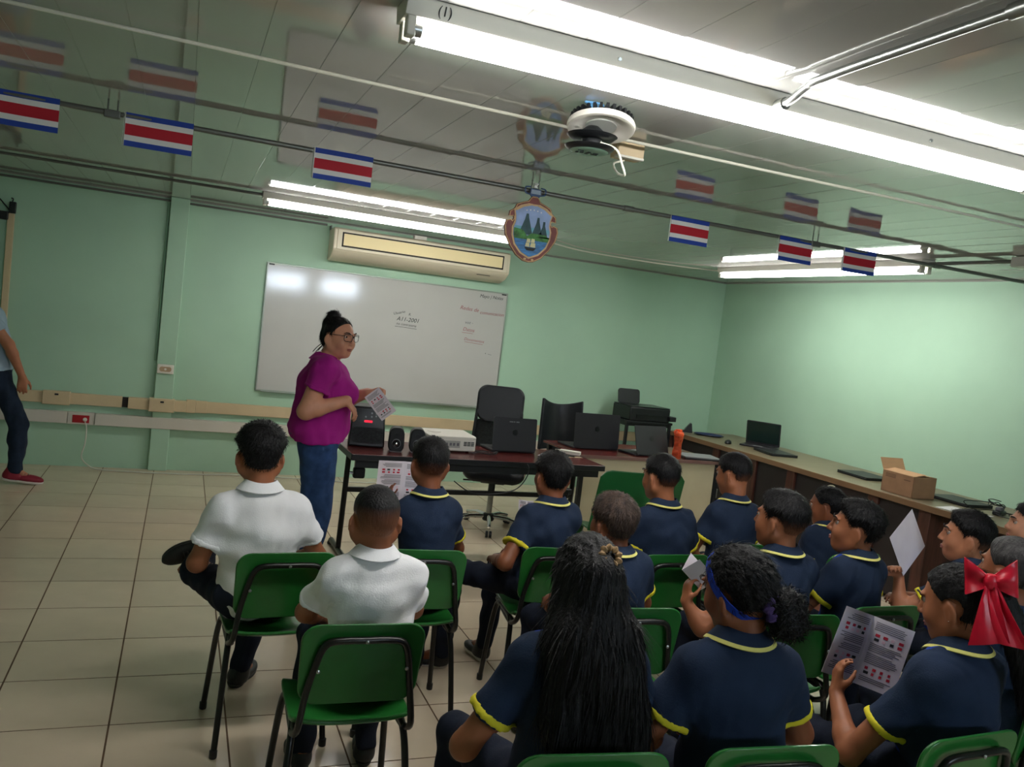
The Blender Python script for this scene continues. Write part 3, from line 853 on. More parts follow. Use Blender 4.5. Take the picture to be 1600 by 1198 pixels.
MB().box((.02, -.004, .030), (.045, .004, .037)).build('scroll_wheel', M['lap_grey'], bo, bevel=.002)
bc = empty('webcam', (5.58, 6.98, .7735), R(30), 'small black webcam with pale lens ring behind the open counter laptop', 'webcam')
MB().box((-.03, -.02, .0), (.03, .02, .055)).build('case', M['black'], bc, bevel=.008)
MB().lathe([(.0, 0), (.016, 0), (.016, .012), (0, .014)], 16, rot=Matrix.Rotation(R(90), 3, 'X'), c=(0, -.018, .03)).build('lens', M['off_white'], bc)

cb = empty('cardboard_box', (5.135, 4.61, .7735), R(-2), 'open brown cardboard box on the counter', 'box')
bw_, bd_, bh_ = .215, .30, .155
MB().box((-bw_ / 2, -bd_ / 2, 0), (bw_ / 2, bd_ / 2, .004)).build('bottom', M['cardboard'], cb)
MB().box((-bw_ / 2, -bd_ / 2, 0), (-bw_ / 2 + .004, bd_ / 2, bh_)).build('side', M['cardboard'], cb)
MB().box((bw_ / 2 - .004, -bd_ / 2, 0), (bw_ / 2, bd_ / 2, bh_)).build('side', M['cardboard'], cb)
MB().box((-bw_ / 2, -bd_ / 2, 0), (bw_ / 2, -bd_ / 2 + .004, bh_)).build('end', M['cardboard'], cb)
MB().box((-bw_ / 2, bd_ / 2 - .004, 0), (bw_ / 2, bd_ / 2, bh_)).build('end', M['cardboard'], cb)
def flap(hx, hy, w, l, axis, ang, nm='flap'):
    rm = Matrix.Rotation(R(ang), 3, axis)
    m_ = MB()
    if axis == 'Y':
        m_.box((0, -w / 2, 0), (l, w / 2, .004), rot=rm)
    else:
        m_.box((-w / 2, 0, 0), (w / 2, l, .004), rot=rm)
    m_.v = [(x + hx, y + hy, z + bh_) for x, y, z in m_.v]
    m_.build(nm, M['cardboard_in'], cb)
flap(-bw_ / 2, 0, bd_, .11, 'Y', -10)
flap(bw_ / 2, 0, bd_, -.11, 'Y', 6)
flap(0, bd_ / 2, bw_, .10, 'X', 62)
flap(0, -bd_ / 2, bw_, .10, 'X', -6)
for z in (.115, .125, .135):
    MB().box((-bw_ / 2 - .0006, .02, z), (-bw_ / 2, .12, z + .005)).build('printed_line', mat('box_print', (112, 84, 66), .9), cb)
MB().box((-bw_ / 2 - .0006, -.12, .118), (-bw_ / 2, -.06, .124)).build('printed_line', MATS['box_print'], cb)

cg = empty('laptop_charger', (5.36, 4.02, .7735), R(20), 'black laptop charger with coiled lead on the counter', 'charger')
MB().box((-.06, -.028, 0), (.06, .028, .03)).build('brick', M['black'], cg, bevel=.008)
MB().box((-.035, -.02, .03), (.035, .02, .055)).build('plug_block', M['ink_grey'], cg, bevel=.006)
rr = random.Random(5)
MB().tube(smooth_path([(.07 * math.cos(i * 1.1) * (1 + .3 * rr.random()) + .02, .05 * math.sin(i * 1.1) + .03, .045 + .05 * rr.random()) for i in range(14)], 5), .0032, 6).build('coiled_lead', M['black'], cg)
MB().tube(smooth_path([(.06, 0, .012), (.15, -.05, .004), (.13, .1, .004), (.0, .16, .004), (-.1, .2, .06), (-.03, .05, .08)], 6), .0032, 6).build('lead', M['black'], cg)
MB().tube(smooth_path([(-.06, 0, .012), (-.1, -.1, .004), (.0, -.4, .004), (.0, -.9, .004)], 6), .0032, 6).build('mains_lead', M['black'], cg)
flat_paper((5.10, 4.08, .7735), R(12), .21, .297, 'white paper sheet at the front edge of the counter', print_=False)

# ------------------------------------------------------------------ printer on its stand
ps = empty('printer_stand', (4.635, 7.74, 0), R(2), 'small black four-legged stand in the back corner under the printer', 'stand')
MB().box((-.29, -.20, .83), (.29, .20, .855)).build('top', M['black'], ps, bevel=.003)
MB().box((-.28, -.19, .80), (.28, .19, .83)).build('apron', M['black_satin'], ps)
for sx in (-1, 1):
    for sy in (-1, 1):
        MB().box((sx * .265 - .014, sy * .18 - .014, 0), (sx * .265 + .014, sy * .18 + .014, .83)).build('leg', M['black'], ps)
MB().box((-.265, -.19, .20), (.265, -.17, .22)).build('lower_rail', M['black'], ps)
pt = empty('printer', (4.63, 7.74, .8555), R(2), 'black inkjet printer with raised paper support on the small stand', 'printer')
MB().box((-.25, -.20, .0), (.25, .16, .145)).build('body', M['black'], pt, bevel=.012)
MB().box((-.245, -.195, .1455), (.245, .155, .153)).build('scanner_lid', M['black_satin'], pt, bevel=.003)
MB().box((-.17, -.205, .03), (.17, -.19, .07)).build('paper_slot', M['black_satin'], pt)
MB().box((.22, -.25, .02), (.30, -.05, .07)).build('output_tray', M['black'], pt, bevel=.006)
rm = Matrix.Rotation(R(-12), 3, 'X')
m_ = MB().prism(rrect(.27, .16, .03, cy=.08), 0, .012, f=lambda x, y, z: tuple(rm @ Vector((x - .07, z, y)) + Vector((0, .13, .15))))
m_.build('paper_support', M['lap_dark'], pt)
pcab = MB().tube(smooth_path([(4.44, 8.0, .84), (4.42, 8.0, .7), (4.41, 8.0, .4), (4.45, 8.0, .02), (4.6, 8.03, .006)], 6), .004, 6).build('printer_cable', M['black'])
tag(pcab, 'thin black cable hanging down behind the printer stand', 'cable')

# ------------------------------------------------------------------ office chairs behind the tables
oc = empty('mesh_office_chair', (2.47, 6.32, 0), R(160), 'black high-back office chair with mesh lower back and chrome base', 'office chair')
# local +y is where a sitter faces (toward the camera)
def padf(w, h, z0, bulge, lean):
    return lambda u, v: ((u - .5) * w, -.24 + .03 * math.cos((u - .5) * 2.6) - bulge * math.sin(math.pi * v) * .5 - lean * (v) , z0 + h * v)
def backpad(w, z0, z1, y0, y1, r, th, nm, m):
    f = lambda x, y, z: (x, y0 + (y1 - y0) * ((y - z0) / (z1 - z0)) + z - 1.1 * x * x, y)
    MB().prism(rrect(w, z1 - z0, r, n=7, cy=(z0 + z1) / 2), -th / 2, th / 2, f=f).build(nm, m, oc, bevel=.018, seg=3)
backpad(.405, .86, 1.165, -.235, -.28, .085, .06, 'headrest_pad', M['black_leather'])
backpad(.39, .56, .87, -.20, -.235, .03, .018, 'mesh_back', M['mesh_back'])
for sx in (-1, 1):
    MB().tube(smooth_path([(sx * .19, -.12, .47), (sx * .205, -.2, .55), (sx * .20, -.24, .75), (sx * .19, -.27, .95)], 5), .014, 10).build('back_frame', M['black'], oc)
    MB().tube(smooth_path([(sx * .235, -.08, .46), (sx * .28, -.09, .55), (sx * .28, -.04, .66), (sx * .275, .14, .67), (sx * .265, .18, .58), (sx * .235, .15, .46)], 6), .012, 10).build('armrest', M['chrome'], oc)
    MB().box((sx * .275 - .025, -.06, .668), (sx * .275 + .025, .16, .69)).build('arm_pad', M['black'], oc, bevel=.008)
MB().prism(rrect(.50, .48, .12, n=7), -.04, .04, f=lambda x, y, z: (x, y + .02, .475 + z + .03 * (x / .25) ** 2 - .03 * max(0, y) / .24)).build('seat', M['black_leather'], oc, bevel=.03, seg=3)
MB().box((-.10, -.10, .39), (.10, .10, .435)).build('tilt_mechanism', M['black'], oc, bevel=.01)
MB().tube([(.09, .05, .40), (.24, .08, .40)], .007, 8).build('lever', M['black'], oc)
MB().tube([(0, 0, .39), (0, 0, .28)], .028, 14).build('gas_lift_cover', M['black'], oc)
MB().tube([(0, 0, .29), (0, 0, .10)], .023, 14).build('gas_lift', M['grey_metal'], oc)
MB().lathe([(.045, .07), (.055, .09), (.045, .125), (.03, .13)], 18).build('base_hub', M['black'], oc)
for k in range(5):
    a = R(72 * k + 20)
    ca_, sa_ = math.cos(a), math.sin(a)
    MB().tube([(.04 * ca_, .04 * sa_, .105), (.16 * ca_, .16 * sa_, .105), (.29 * ca_, .29 * sa_, .075)], [.019, .017, .013], 10).build('base_spoke', M['chrome'], oc)
    c_ = MB()
    for s_ in (-1, 1):
        c_.lathe([(.012, -.011), (.026, -.010), (.027, .0), (.026, .010), (.012, .011)], 14, rot=Matrix.Rotation(a, 3, 'Z') @ Matrix.Rotation(R(90), 3, 'X'), c=(.30 * ca_ - s_ * .014 * sa_, .30 * sa_ + s_ * .014 * ca_, .0275))
    c_.build('caster', M['black'], oc)

o2 = empty('curved_office_chair', (3.29, 6.74, 0), R(176), 'black office chair with curved concave-topped back behind the desk', 'office chair')
def shell(u, v):
    x = (u - .5) * .44 * (1 - .06 * v)
    top = 1.015 + .055 * abs(2 * u - 1) ** 2
    z = .60 + (top - .60) * v
    y = -.22 - .05 * v + .22 * (2 * u - 1) ** 2 * .5
    return (x, y, z)
MB().grid(shell, 16, 10, thick=.03).build('backrest', M['black_leather'], o2, bevel=.008)
MB().prism(rrect(.48, .46, .1, n=6), -.035, .035, f=lambda x, y, z: (x, y + .02, .47 + z)).build('seat', M['black_leather'], o2, bevel=.025, seg=3)
MB().tube(smooth_path([(0, -.1, .43), (0, -.24, .47), (0, -.27, .6), (0, -.255, .75)], 5), .02, 10).build('back_bar', M['black'], o2)
MB().tube([(0, 0, .43), (0, 0, .10)], .025, 12).build('gas_lift', M['black'], o2)
for k in range(5):
    a = R(72 * k + 50)
    MB().tube([(.03 * math.cos(a), .03 * math.sin(a), .10), (.29 * math.cos(a), .29 * math.sin(a), .07)], [.018, .012], 8).build('base_spoke', M['black'], o2)
    MB().lathe([(.012, -.015), (.026, -.012), (.027, .0), (.026, .012), (.012, .015)], 12, rot=Matrix.Rotation(a, 3, 'Z') @ Matrix.Rotation(R(90), 3, 'X'), c=(.3 * math.cos(a), .3 * math.sin(a), .0275)).build('caster', M['black'], o2)
# ------------------------------------------------------------------ green school chairs
def school_chair():
    t = empty('school_chair', (0, 0, 0))
    w = .37
    def seatf(u, v):
        x, y = (u - .5) * w, -.175 + .36 * v
        # rounded corners
        cx, cy = abs(2 * u - 1), abs(2 * v - 1)
        k = 1 - .07 * max(0, cx ** 6 * cy ** 4)
        z = .432 + .016 * cx ** 2.5 + (.02 * (1 - v / .15) ** 2 if v < .15 else 0) - (.022 * ((v - .85) / .15) ** 2 if v > .85 else 0)
        return (x * k, y * k, z)
    MB().grid(seatf, 14, 14, thick=.012).build('seat', M['green'], t, bevel=.004)
    def bk(x, y, z):
        return (x, -.185 - .16 * (y - .50) + z + .35 * x * x, y)
    b = MB()
    pts = rrect(.37, .255, .055, n=6, cy=.637)
    # taper toward the bottom and slice into columns for the curve
    pts = [(x * (1 - .05 * (.765 - y) / .255), y) for x, y in pts]
    b.prism(pts, -.006, .006, f=bk)
    b.build('backrest', M['green'], t, bevel=.004)
    def onb(x, y, dz=-.018):
        return bk(x, y, dz)
    path = [(-.165, .05, .395), (-.168, -.08, .392), (-.172, -.145, .405), (-.168, -.205, .45), onb(-.155, .55), onb(-.138, .64), onb(-.125, .69), onb(-.105, .715), onb(-.06, .722), onb(0, .722), onb(.06, .722), onb(.105, .715), onb(.125, .69), onb(.138, .64), onb(.155, .55), (.168, -.205, .45), (.172, -.145, .405), (.168, -.08, .392), (.165, .05, .395)]
    MB().tube(smooth_path(path, 4), .0105, 10).build('back_tube', M['tube_black'], t)
    for s in (-1, 1):
        MB().tube([(s * .165, -.15, .408), (s * .165, .16, .408)], .0105, 10).build('seat_rail', M['tube_black'], t)
        MB().tube(smooth_path([(s * .165, -.05, .409), (s * .17, -.11, .395), (s * .18, -.15, .30), (s * .198, -.20, .012)], 5), .0115, 10).build('leg', M['tube_black'], t)
        MB().tube(smooth_path([(s * .165, .08, .409), (s * .17, .13, .395), (s * .18, .155, .30), (s * .198, .19, .012)], 5), .0115, 10).build('leg', M['tube_black'], t)
        for y in (-.2, .19):
            MB().lathe([(.013, 0), (.0145, .004), (.0145, .028), (.011, .03)], 10, c=(s * .1985, y, 0)).build('foot_cap', M['black'], t)
    MB().tube([(-.165, .12, .402), (.165, .12, .402)], .009, 8).build('cross_rail', M['tube_black'], t)
    for x, z in ((-.13, .63), (.13, .63), (0, .722)):
        p = bk(x, z, -.03)
        MB().lathe([(.0, .0), (.005, .0), (.006, .003), (0, .006)], 8, rot=Matrix.Rotation(R(90), 3, 'X'), c=p).build('rivet', M['grey_metal'], t)
    return t
CH = [  # x, y of the seat centre, turn, label
    (.415, 3.25, 4, 'green school chair with boy in white polo whose ankle rests on his knee'),
    (.575, 2.545, -1, 'green school chair with buzz-cut boy in white polo'),
    (.965, 3.305, -3, 'green school chair of the navy-shirted boy holding up a leaflet near the table'),
    (1.615, 3.345, -7, 'green school chair turned slightly, boy sitting sideways with his leg out'),
    (1.545, 2.63, -4, 'green school chair mostly hidden behind the girl with long loose hair'),
    (2.10, 3.265, 1, 'green school chair in the front row left of the far right boys'),
    (2.68, 3.44, 2, 'green school chair in the front row hidden behind the boy with the faded neckline'),
    (2.17, 2.53, -3, 'green school chair behind the open leaflet, in front of the blue headband girl'),
    (2.635, 2.595, 1, 'green school chair of the boy smiling in profile'),
    (3.15, 3.30, 4, 'green school chair of the small child with a hair clip'),
    (3.16, 2.52, 6, 'green school chair of the boy waving a paper sheet at right'),
    (.95, 1.755, -7, 'green school chair at the bottom edge behind the long-haired girl'),
    (1.405, 1.715, -5, 'green school chair at the bottom edge behind the girl with blue headband'),
    (1.98, 1.68, 3, 'green school chair at the bottom right behind the girl with red bow'),
    (2.60, 1.85, 3, 'green school chair of the cropped-haired child behind the red bow'),
    (3.79, 2.67, 30, 'green school chair of the child at the right picture edge by the counter')]
proto = school_chair()
reg(proto)
for k, (x, y, a, lb) in enumerate(CH):
    c = proto if k == 0 else copy_tree(proto)
    c.location = (x, y, 0)
    c.rotation_euler = (0, 0, R(a))
    tag(c, lb, 'chair', 'green school chairs')

gc = empty('plastic_armless_chair', (2.75, 4.68, 0), R(-3), 'wide plain green plastic chair standing empty before the desk', 'chair')
def gback(u, v):
    x = (u - .5) * .60 * (1 - .02 * v)
    e = max(0, abs(2 * u - 1) - .8) / .2
    z = .47 + (.875 - .47 - .045 * e * e) * v
    return (x, -.21 - .09 * v + .05 * (2 * u - 1) ** 2, z)
MB().grid(gback, 18, 10, thick=.012).build('backrest', M['green_plastic'], gc, bevel=.004)
MB().grid(lambda u, v: ((u - .5) * .48, -.22 + .44 * v, .44 + .02 * (2 * u - 1) ** 2 + .03 * max(0, .2 - v) - .05 * max(0, v - .8)), 12, 12, thick=.012).build('seat', M['green_plastic'], gc, bevel=.004)
for sx in (-1, 1):
    for sy in (-1, 1):
        MB().tube([(sx * .19, sy * .17, .435), (sx * .23, sy * .22, .0)], [.02, .016], 10).build('leg', M['green_plastic'], gc)
# ------------------------------------------------------------------ smooth implicit surfaces for people
def V3(*a):
    return np.array(a, dtype=np.float32)

class Field:
    """union of soft primitives on a grid, turned into one mesh by surface nets"""
    def __init__(s, lo, hi, h):
        s.h = h
        s.lo = np.array(lo, np.float32) - 3 * h
        s.n = np.ceil((np.array(hi) - np.array(lo)) / h).astype(int) + 7
        s.D = np.full(s.n, .2, np.float32)
        s.ax = [s.lo[i] + h * np.arange(s.n[i], dtype=np.float32) for i in range(3)]
    def blk(s, lo, hi, m):
        a = np.maximum(np.floor((np.array(lo) - m - s.lo) / s.h).astype(int), 0)
        b = np.minimum(np.ceil((np.array(hi) + m - s.lo) / s.h).astype(int) + 1, s.n)
        if np.any(b <= a):
            return None
        sl = tuple(slice(a[i], b[i]) for i in range(3))
        X, Y, Z = np.meshgrid(s.ax[0][sl[0]], s.ax[1][sl[1]], s.ax[2][sl[2]], indexing='ij', sparse=True)
        return sl, X, Y, Z
    def put(s, q, d, k, op):
        A = s.D[q]
        if op == 'u':
            if k > 0:
                hh = np.maximum(k - np.abs(A - d), 0) / k
                s.D[q] = np.minimum(A, d) - hh * hh * k * .25
            else:
                s.D[q] = np.minimum(A, d)
        elif op == 's':
            d = -d
            if k > 0:
                hh = np.maximum(k - np.abs(A - d), 0) / k
                s.D[q] = np.maximum(A, d) + hh * hh * k * .25
            else:
                s.D[q] = np.maximum(A, d)
    def cone(s, a, b, ra, rb, k=.02, op='u', cut=None, sq=None):
        a, b = np.asarray(a, np.float32), np.asarray(b, np.float32)
        rm = max(ra, rb)
        r = s.blk(np.minimum(a, b) - rm, np.maximum(a, b) + rm, 3 * s.h + k)
        if r is None:
            return s
        q, X, Y, Z = r
        ba = b - a
        l2 = float(ba @ ba) + 1e-9
        px, py, pz = X - a[0], Y - a[1], Z - a[2]
        t = np.clip((px * ba[0] + py * ba[1] + pz * ba[2]) / l2, 0, 1)
        d = np.sqrt((px - t * ba[0]) ** 2 + (py - t * ba[1]) ** 2 + (pz - t * ba[2]) ** 2) - (ra + (rb - ra) * t)
        if cut is not None:   # flat end: (point, normal)
            for c, n in cut:
                d = np.maximum(d, (X - c[0]) * n[0] + (Y - c[1]) * n[1] + (Z - c[2]) * n[2])
        s.put(q, d, k, op)
        return s
    def ell(s, c, r, k=.02, rot=None, op='u', infl=None, keep=None):
        c, r_ = np.asarray(c, np.float32), np.asarray(r, np.float32)
        rm = float(max(r_)) if rot is not None else r_
        b = s.blk(c - rm, c + rm, 3 * s.h + k + (.03 if infl is not None else 0))
        if b is None:
            return s
        q, X, Y, Z = b
        x, y, z = X - c[0], Y - c[1], Z - c[2]
        if rot is not None:
            Q = np.asarray(rot, np.float32)
            x, y, z = (Q[0, 0] * x + Q[1, 0] * y + Q[2, 0] * z, Q[0, 1] * x + Q[1, 1] * y + Q[2, 1] * z, Q[0, 2] * x + Q[1, 2] * y + Q[2, 2] * z)
        k0 = np.sqrt((x / r_[0]) ** 2 + (y / r_[1]) ** 2 + (z / r_[2]) ** 2)
        k1 = np.sqrt((x / r_[0] ** 2) ** 2 + (y / r_[1] ** 2) ** 2 + (z / r_[2] ** 2) ** 2) + 1e-6
        d = k0 * (k0 - 1) / k1
        if infl is not None:
            d = d - infl(x, y, z)
        if keep is not None:
            d = np.maximum(d, keep(x, y, z))
        s.put(q, d, k, op)
        return s
    def fn(s, lo, hi, f, k=0, op='u'):
        b = s.blk(lo, hi, 2 * s.h)
        if b is not None:
            q, X, Y, Z = b
            s.put(q, f(X, Y, Z), k, op)
        return s
    def chop(s, c, n):
        """remove everything on the n side of the plane"""
        X, Y, Z = np.meshgrid(*s.ax, indexing='ij', sparse=True)
        s.D = np.maximum(s.D, (X - c[0]) * n[0] + (Y - c[1]) * n[1] + (Z - c[2]) * n[2])
        return s
    def ripple(s, amp, fr, seed=0):
        r = np.random.default_rng(seed)
        X, Y, Z = np.meshgrid(*s.ax, indexing='ij', sparse=True)
        for i in range(4):
            kx, ky, kz = r.normal(0, fr, 3)
            s.D += amp * np.sin(kx * X + ky * Y + kz * Z + r.uniform(0, 6.28) + 1.2 * np.sin(ky * .6 * X + kx * .5 * Z)).astype(np.float32) * .5
        return s
    def nets(s):
        D, h = s.D, s.h
        ins = (D < 0)
        c = np.zeros(np.array(D.shape) - 1, np.uint8)
        for i in (0, 1):
            for j in (0, 1):
                for k in (0, 1):
                    c += ins[i:D.shape[0] - 1 + i, j:D.shape[1] - 1 + j, k:D.shape[2] - 1 + k]
        act = (c > 0) & (c < 8)
        I = np.argwhere(act)
        if len(I) == 0:
            return np.zeros((0, 3)), np.zeros((0, 4), int)
        idx = np.full(act.shape, -1, np.int32)
        idx[act] = np.arange(len(I))
        acc = np.zeros((len(I), 3), np.float32)
        cnt = np.zeros(len(I), np.float32)
        offs = [(i, j, k) for i in (0, 1) for j in (0, 1) for k in (0, 1)]
        vals = {o: D[I[:, 0] + o[0], I[:, 1] + o[1], I[:, 2] + o[2]] for o in offs}
        for o in offs:
            for ax in range(3):
                if o[ax] == 0:
                    p = list(o)
                    p[ax] = 1
                    p = tuple(p)
                    va, vb = vals[o], vals[p]
                    m = (va < 0) != (vb < 0)
                    t = np.where(m, va / (va - vb + 1e-12), 0)
                    for q in range(3):
                        acc[:, q] += np.where(m, o[q] + (t if q == ax else 0), 0)
                    cnt += m
        P = s.lo + h * (I + acc / cnt[:, None])
        F = []
        for ax in range(3):
            u, v = (ax + 1) % 3, (ax + 2) % 3
            sl0 = [slice(None)] * 3
            sl1 = [slice(None)] * 3
            sl0[ax] = slice(0, -1)
            sl1[ax] = slice(1, None)
            a, b = ins[tuple(sl0)], ins[tuple(sl1)]
            ch = np.argwhere(a != b)
            ch = ch[(ch[:, u] > 0) & (ch[:, v] > 0) & (ch[:, u] < D.shape[u] - 1) & (ch[:, v] < D.shape[v] - 1)]
            if len(ch) == 0:
                continue
            fl = a[ch[:, 0], ch[:, 1], ch[:, 2]]
            def g(du, dv):
                q = ch.copy()
                q[:, u] -= du
                q[:, v] -= dv
                return idx[q[:, 0], q[:, 1], q[:, 2]]
            q = np.stack([g(1, 1), g(0, 1), g(0, 0), g(1, 0)], 1)
            q[~fl] = q[~fl][:, ::-1]
            F.append(q)
        F = np.concatenate(F)
        return P, F[(F >= 0).all(1)]
    def mesh(s, name, mats, relax=1, mi=None, attr=None):
        P, F = s.nets()
        for _ in range(relax):
            nb = np.zeros_like(P)
            ct = np.zeros(len(P))
            for a, b in ((0, 1), (1, 2), (2, 3), (3, 0)):
                for x, y in ((a, b), (b, a)):
                    for q in range(3):
                        nb[:, q] += np.bincount(F[:, x], P[F[:, y], q], len(P))
                    ct += np.bincount(F[:, x], minlength=len(P))
            P = P * .5 + .5 * nb / np.maximum(ct, 1)[:, None]
        me = bpy.data.meshes.new(name)
        me.vertices.add(len(P))
        me.vertices.foreach_set('co', P.astype(np.float32).ravel())
        me.loops.add(F.size)
        me.loops.foreach_set('vertex_index', F.astype(np.int32).ravel())
        me.polygons.add(len(F))
        me.polygons.foreach_set('loop_start', np.arange(0, F.size, 4, dtype=np.int32))
        me.polygons.foreach_set('loop_total', np.full(len(F), 4, np.int32))
        for m in (mats if isinstance(mats, (list, tuple)) else [mats]):
            me.materials.append(m)
        if mi is not None:
            me.polygons.foreach_set('material_index', mi(P[F].mean(1)).astype(np.int32))
        if attr is not None:
            a = me.attributes.new('fade', 'FLOAT', 'POINT')
            a.data.foreach_set('value', attr(P).astype(np.float32))
        me.update(calc_edges=True)
        me.shade_smooth()
        return me

# ------------------------------------------------------------------ materials for people
def skin(name, rgb):
    return mat('skin_' + name, rgb, .48, spec=.4, var=.05, vscale=14)
def hair_mat(name, rgb, skin_rgb, rough=.56, curl=False):
    if 'hair_' + name in MATS:
        return MATS['hair_' + name]
    m = mat('hair_' + name, rgb, rough, spec=.28, var=.5, vscale=70, bump=.5 if not curl else .8, bscale=170 if not curl else 75, stretch=(1, 1, .22) if not curl else (1, 1, 1))
    nt = m.node_tree
    b = nt.nodes['Principled BSDF']
    src = b.inputs['Base Color'].links[0].from_socket
    at = nt.nodes.new('ShaderNodeAttribute')
    at.attribute_name = 'fade'
    mx = nt.nodes.new('ShaderNodeMix')
    mx.data_type = 'RGBA'
    nt.links.new(at.outputs['Fac'], mx.inputs[0])
    nt.links.new(src, mx.inputs[6])
    mx.inputs[7].default_value = lin(skin_rgb)
    nt.links.new(mx.outputs[2], b.inputs['Base Color'])
    return m
M['eye_white'] = mat('eye_white', (176, 166, 156), .25)
M['iris'] = mat('iris', (40, 24, 16), .2)
M['lip'] = mat('lip', (150, 82, 74), .45)
M['brow'] = mat('brow', (28, 22, 20), .8)
M['navy'] = mat('navy_knit', (33, 45, 66), .85, spec=.2, var=.08, vscale=8, bump=.12, bscale=220)
M['royal'] = mat('royal_knit', (28, 58, 150), .85, spec=.2, var=.05, vscale=8, bump=.1, bscale=220)
M['yellow'] = mat('yellow_rib', (214, 200, 40), .8, bump=.1, bscale=200)
M['stripe'] = mat('pale_yellow_stripe', (222, 214, 120), .8)
M['white_knit'] = mat('white_knit', (238, 238, 240), .85, spec=.2, var=.02, bump=.12, bscale=200)
M['magenta'] = mat('magenta_knit', (150, 28, 120), .85, spec=.2, var=.05, vscale=6, bump=.12, bscale=220)
M['jeans'] = mat('blue_denim', (44, 68, 108), .85, spec=.2, var=.14, vscale=18, bump=.15, bscale=260)
M['dark_jeans'] = mat('dark_denim', (30, 40, 56), .85, spec=.2, var=.14, vscale=14, bump=.15, bscale=260)
M['trouser'] = mat('navy_trouser', (28, 33, 46), .85, spec=.2, var=.08, vscale=10, bump=.1, bscale=200)
M['shoe_black'] = mat('shoe_black', (30, 30, 30), .5, var=.1, vscale=20)
M['shoe_sole'] = mat('shoe_sole', (48, 46, 42), .7)
M['shoe_red'] = mat('shoe_red', (132, 24, 44), .7)
M['sole_white'] = mat('sole_white', (214, 206, 198), .6)
M['grey_tee'] = mat('grey_blue_knit', (150, 172, 186), .85, spec=.2, var=.04, bump=.1, bscale=200)
M['lens'] = mat('spectacle_lens', (255, 255, 255), .02, trans=1., ior=1.02, alpha=.25)

def rotm(yaw=0, pitch=0, roll=0):
    """yaw left +, pitch nod down +, roll toward the person's right +"""
    return np.array(Matrix.Rotation(R(yaw), 3, 'Z') @ Matrix.Rotation(R(-pitch), 3, 'X') @ Matrix.Rotation(R(roll), 3, 'Y'))

def unit(v):
    v = np.asarray(v, float)
    return v / (np.linalg.norm(v) + 1e-9)

def hand(F, wr, d, n, side, sc, curl=22, spread=.12, grip=0, thumb_in=0):
    """wr wrist, d pointing direction, n palm normal, side -1 left / +1 right"""
    d = unit(d)
    n = unit(np.asarray(n, float) - d * np.dot(n, d))
    t = np.cross(d, n) * (1 if side > 0 else -1)
    wr = np.asarray(wr, float)
    L = [.068, .076, .070, .055]
    off = [.027, .009, -.010, -.027]
    base = [.082, .086, .082, .074]
    for i in range(4):
        kn = wr + (d * base[i] + t * off[i]) * sc
        F.cone(wr + t * off[i] * .45 * sc, kn, .0150 * sc, .0115 * sc, .012 * sc)
        p = kn
        dd = unit(d + t * spread * (1.5 - i) * .5)
        a = 0
        for j, fr in enumerate((.45, .30, .25)):
            a += R(curl * (1.0, 1.5, .9)[j] + grip * (.5, 1, 1)[j])
            q = p + (dd * math.cos(a) + n * math.sin(a)) * L[i] * fr * sc
            r0, r1 = (.0098, .0090, .0082)[j] * sc, (.0090, .0082, .0070)[j] * sc
            F.cone(p, q, r0, r1, .004)
            p = q
    p0 = wr + (d * .018 + t * .018 + n * .006) * sc
    p1 = wr + (d * .050 + t * .046 + n * (.018 + thumb_in * .012)) * sc
    p2 = p1 + (unit(d * .8 + t * (.35 - thumb_in * .5) + n * (.25 + thumb_in * .4)) * .032) * sc
    p3 = p2 + (unit(d * .95 + t * (.05 - thumb_in * .6) + n * (.2 + thumb_in * .4)) * .026) * sc
    F.cone(p0, p1, .0155 * sc, .0118 * sc, .014 * sc)
    F.cone(p1, p2, .0110 * sc, .0098 * sc, .005)
    F.cone(p2, p3, .0098 * sc, .0078 * sc, .004)

HAIRC = (16, 15, 16)

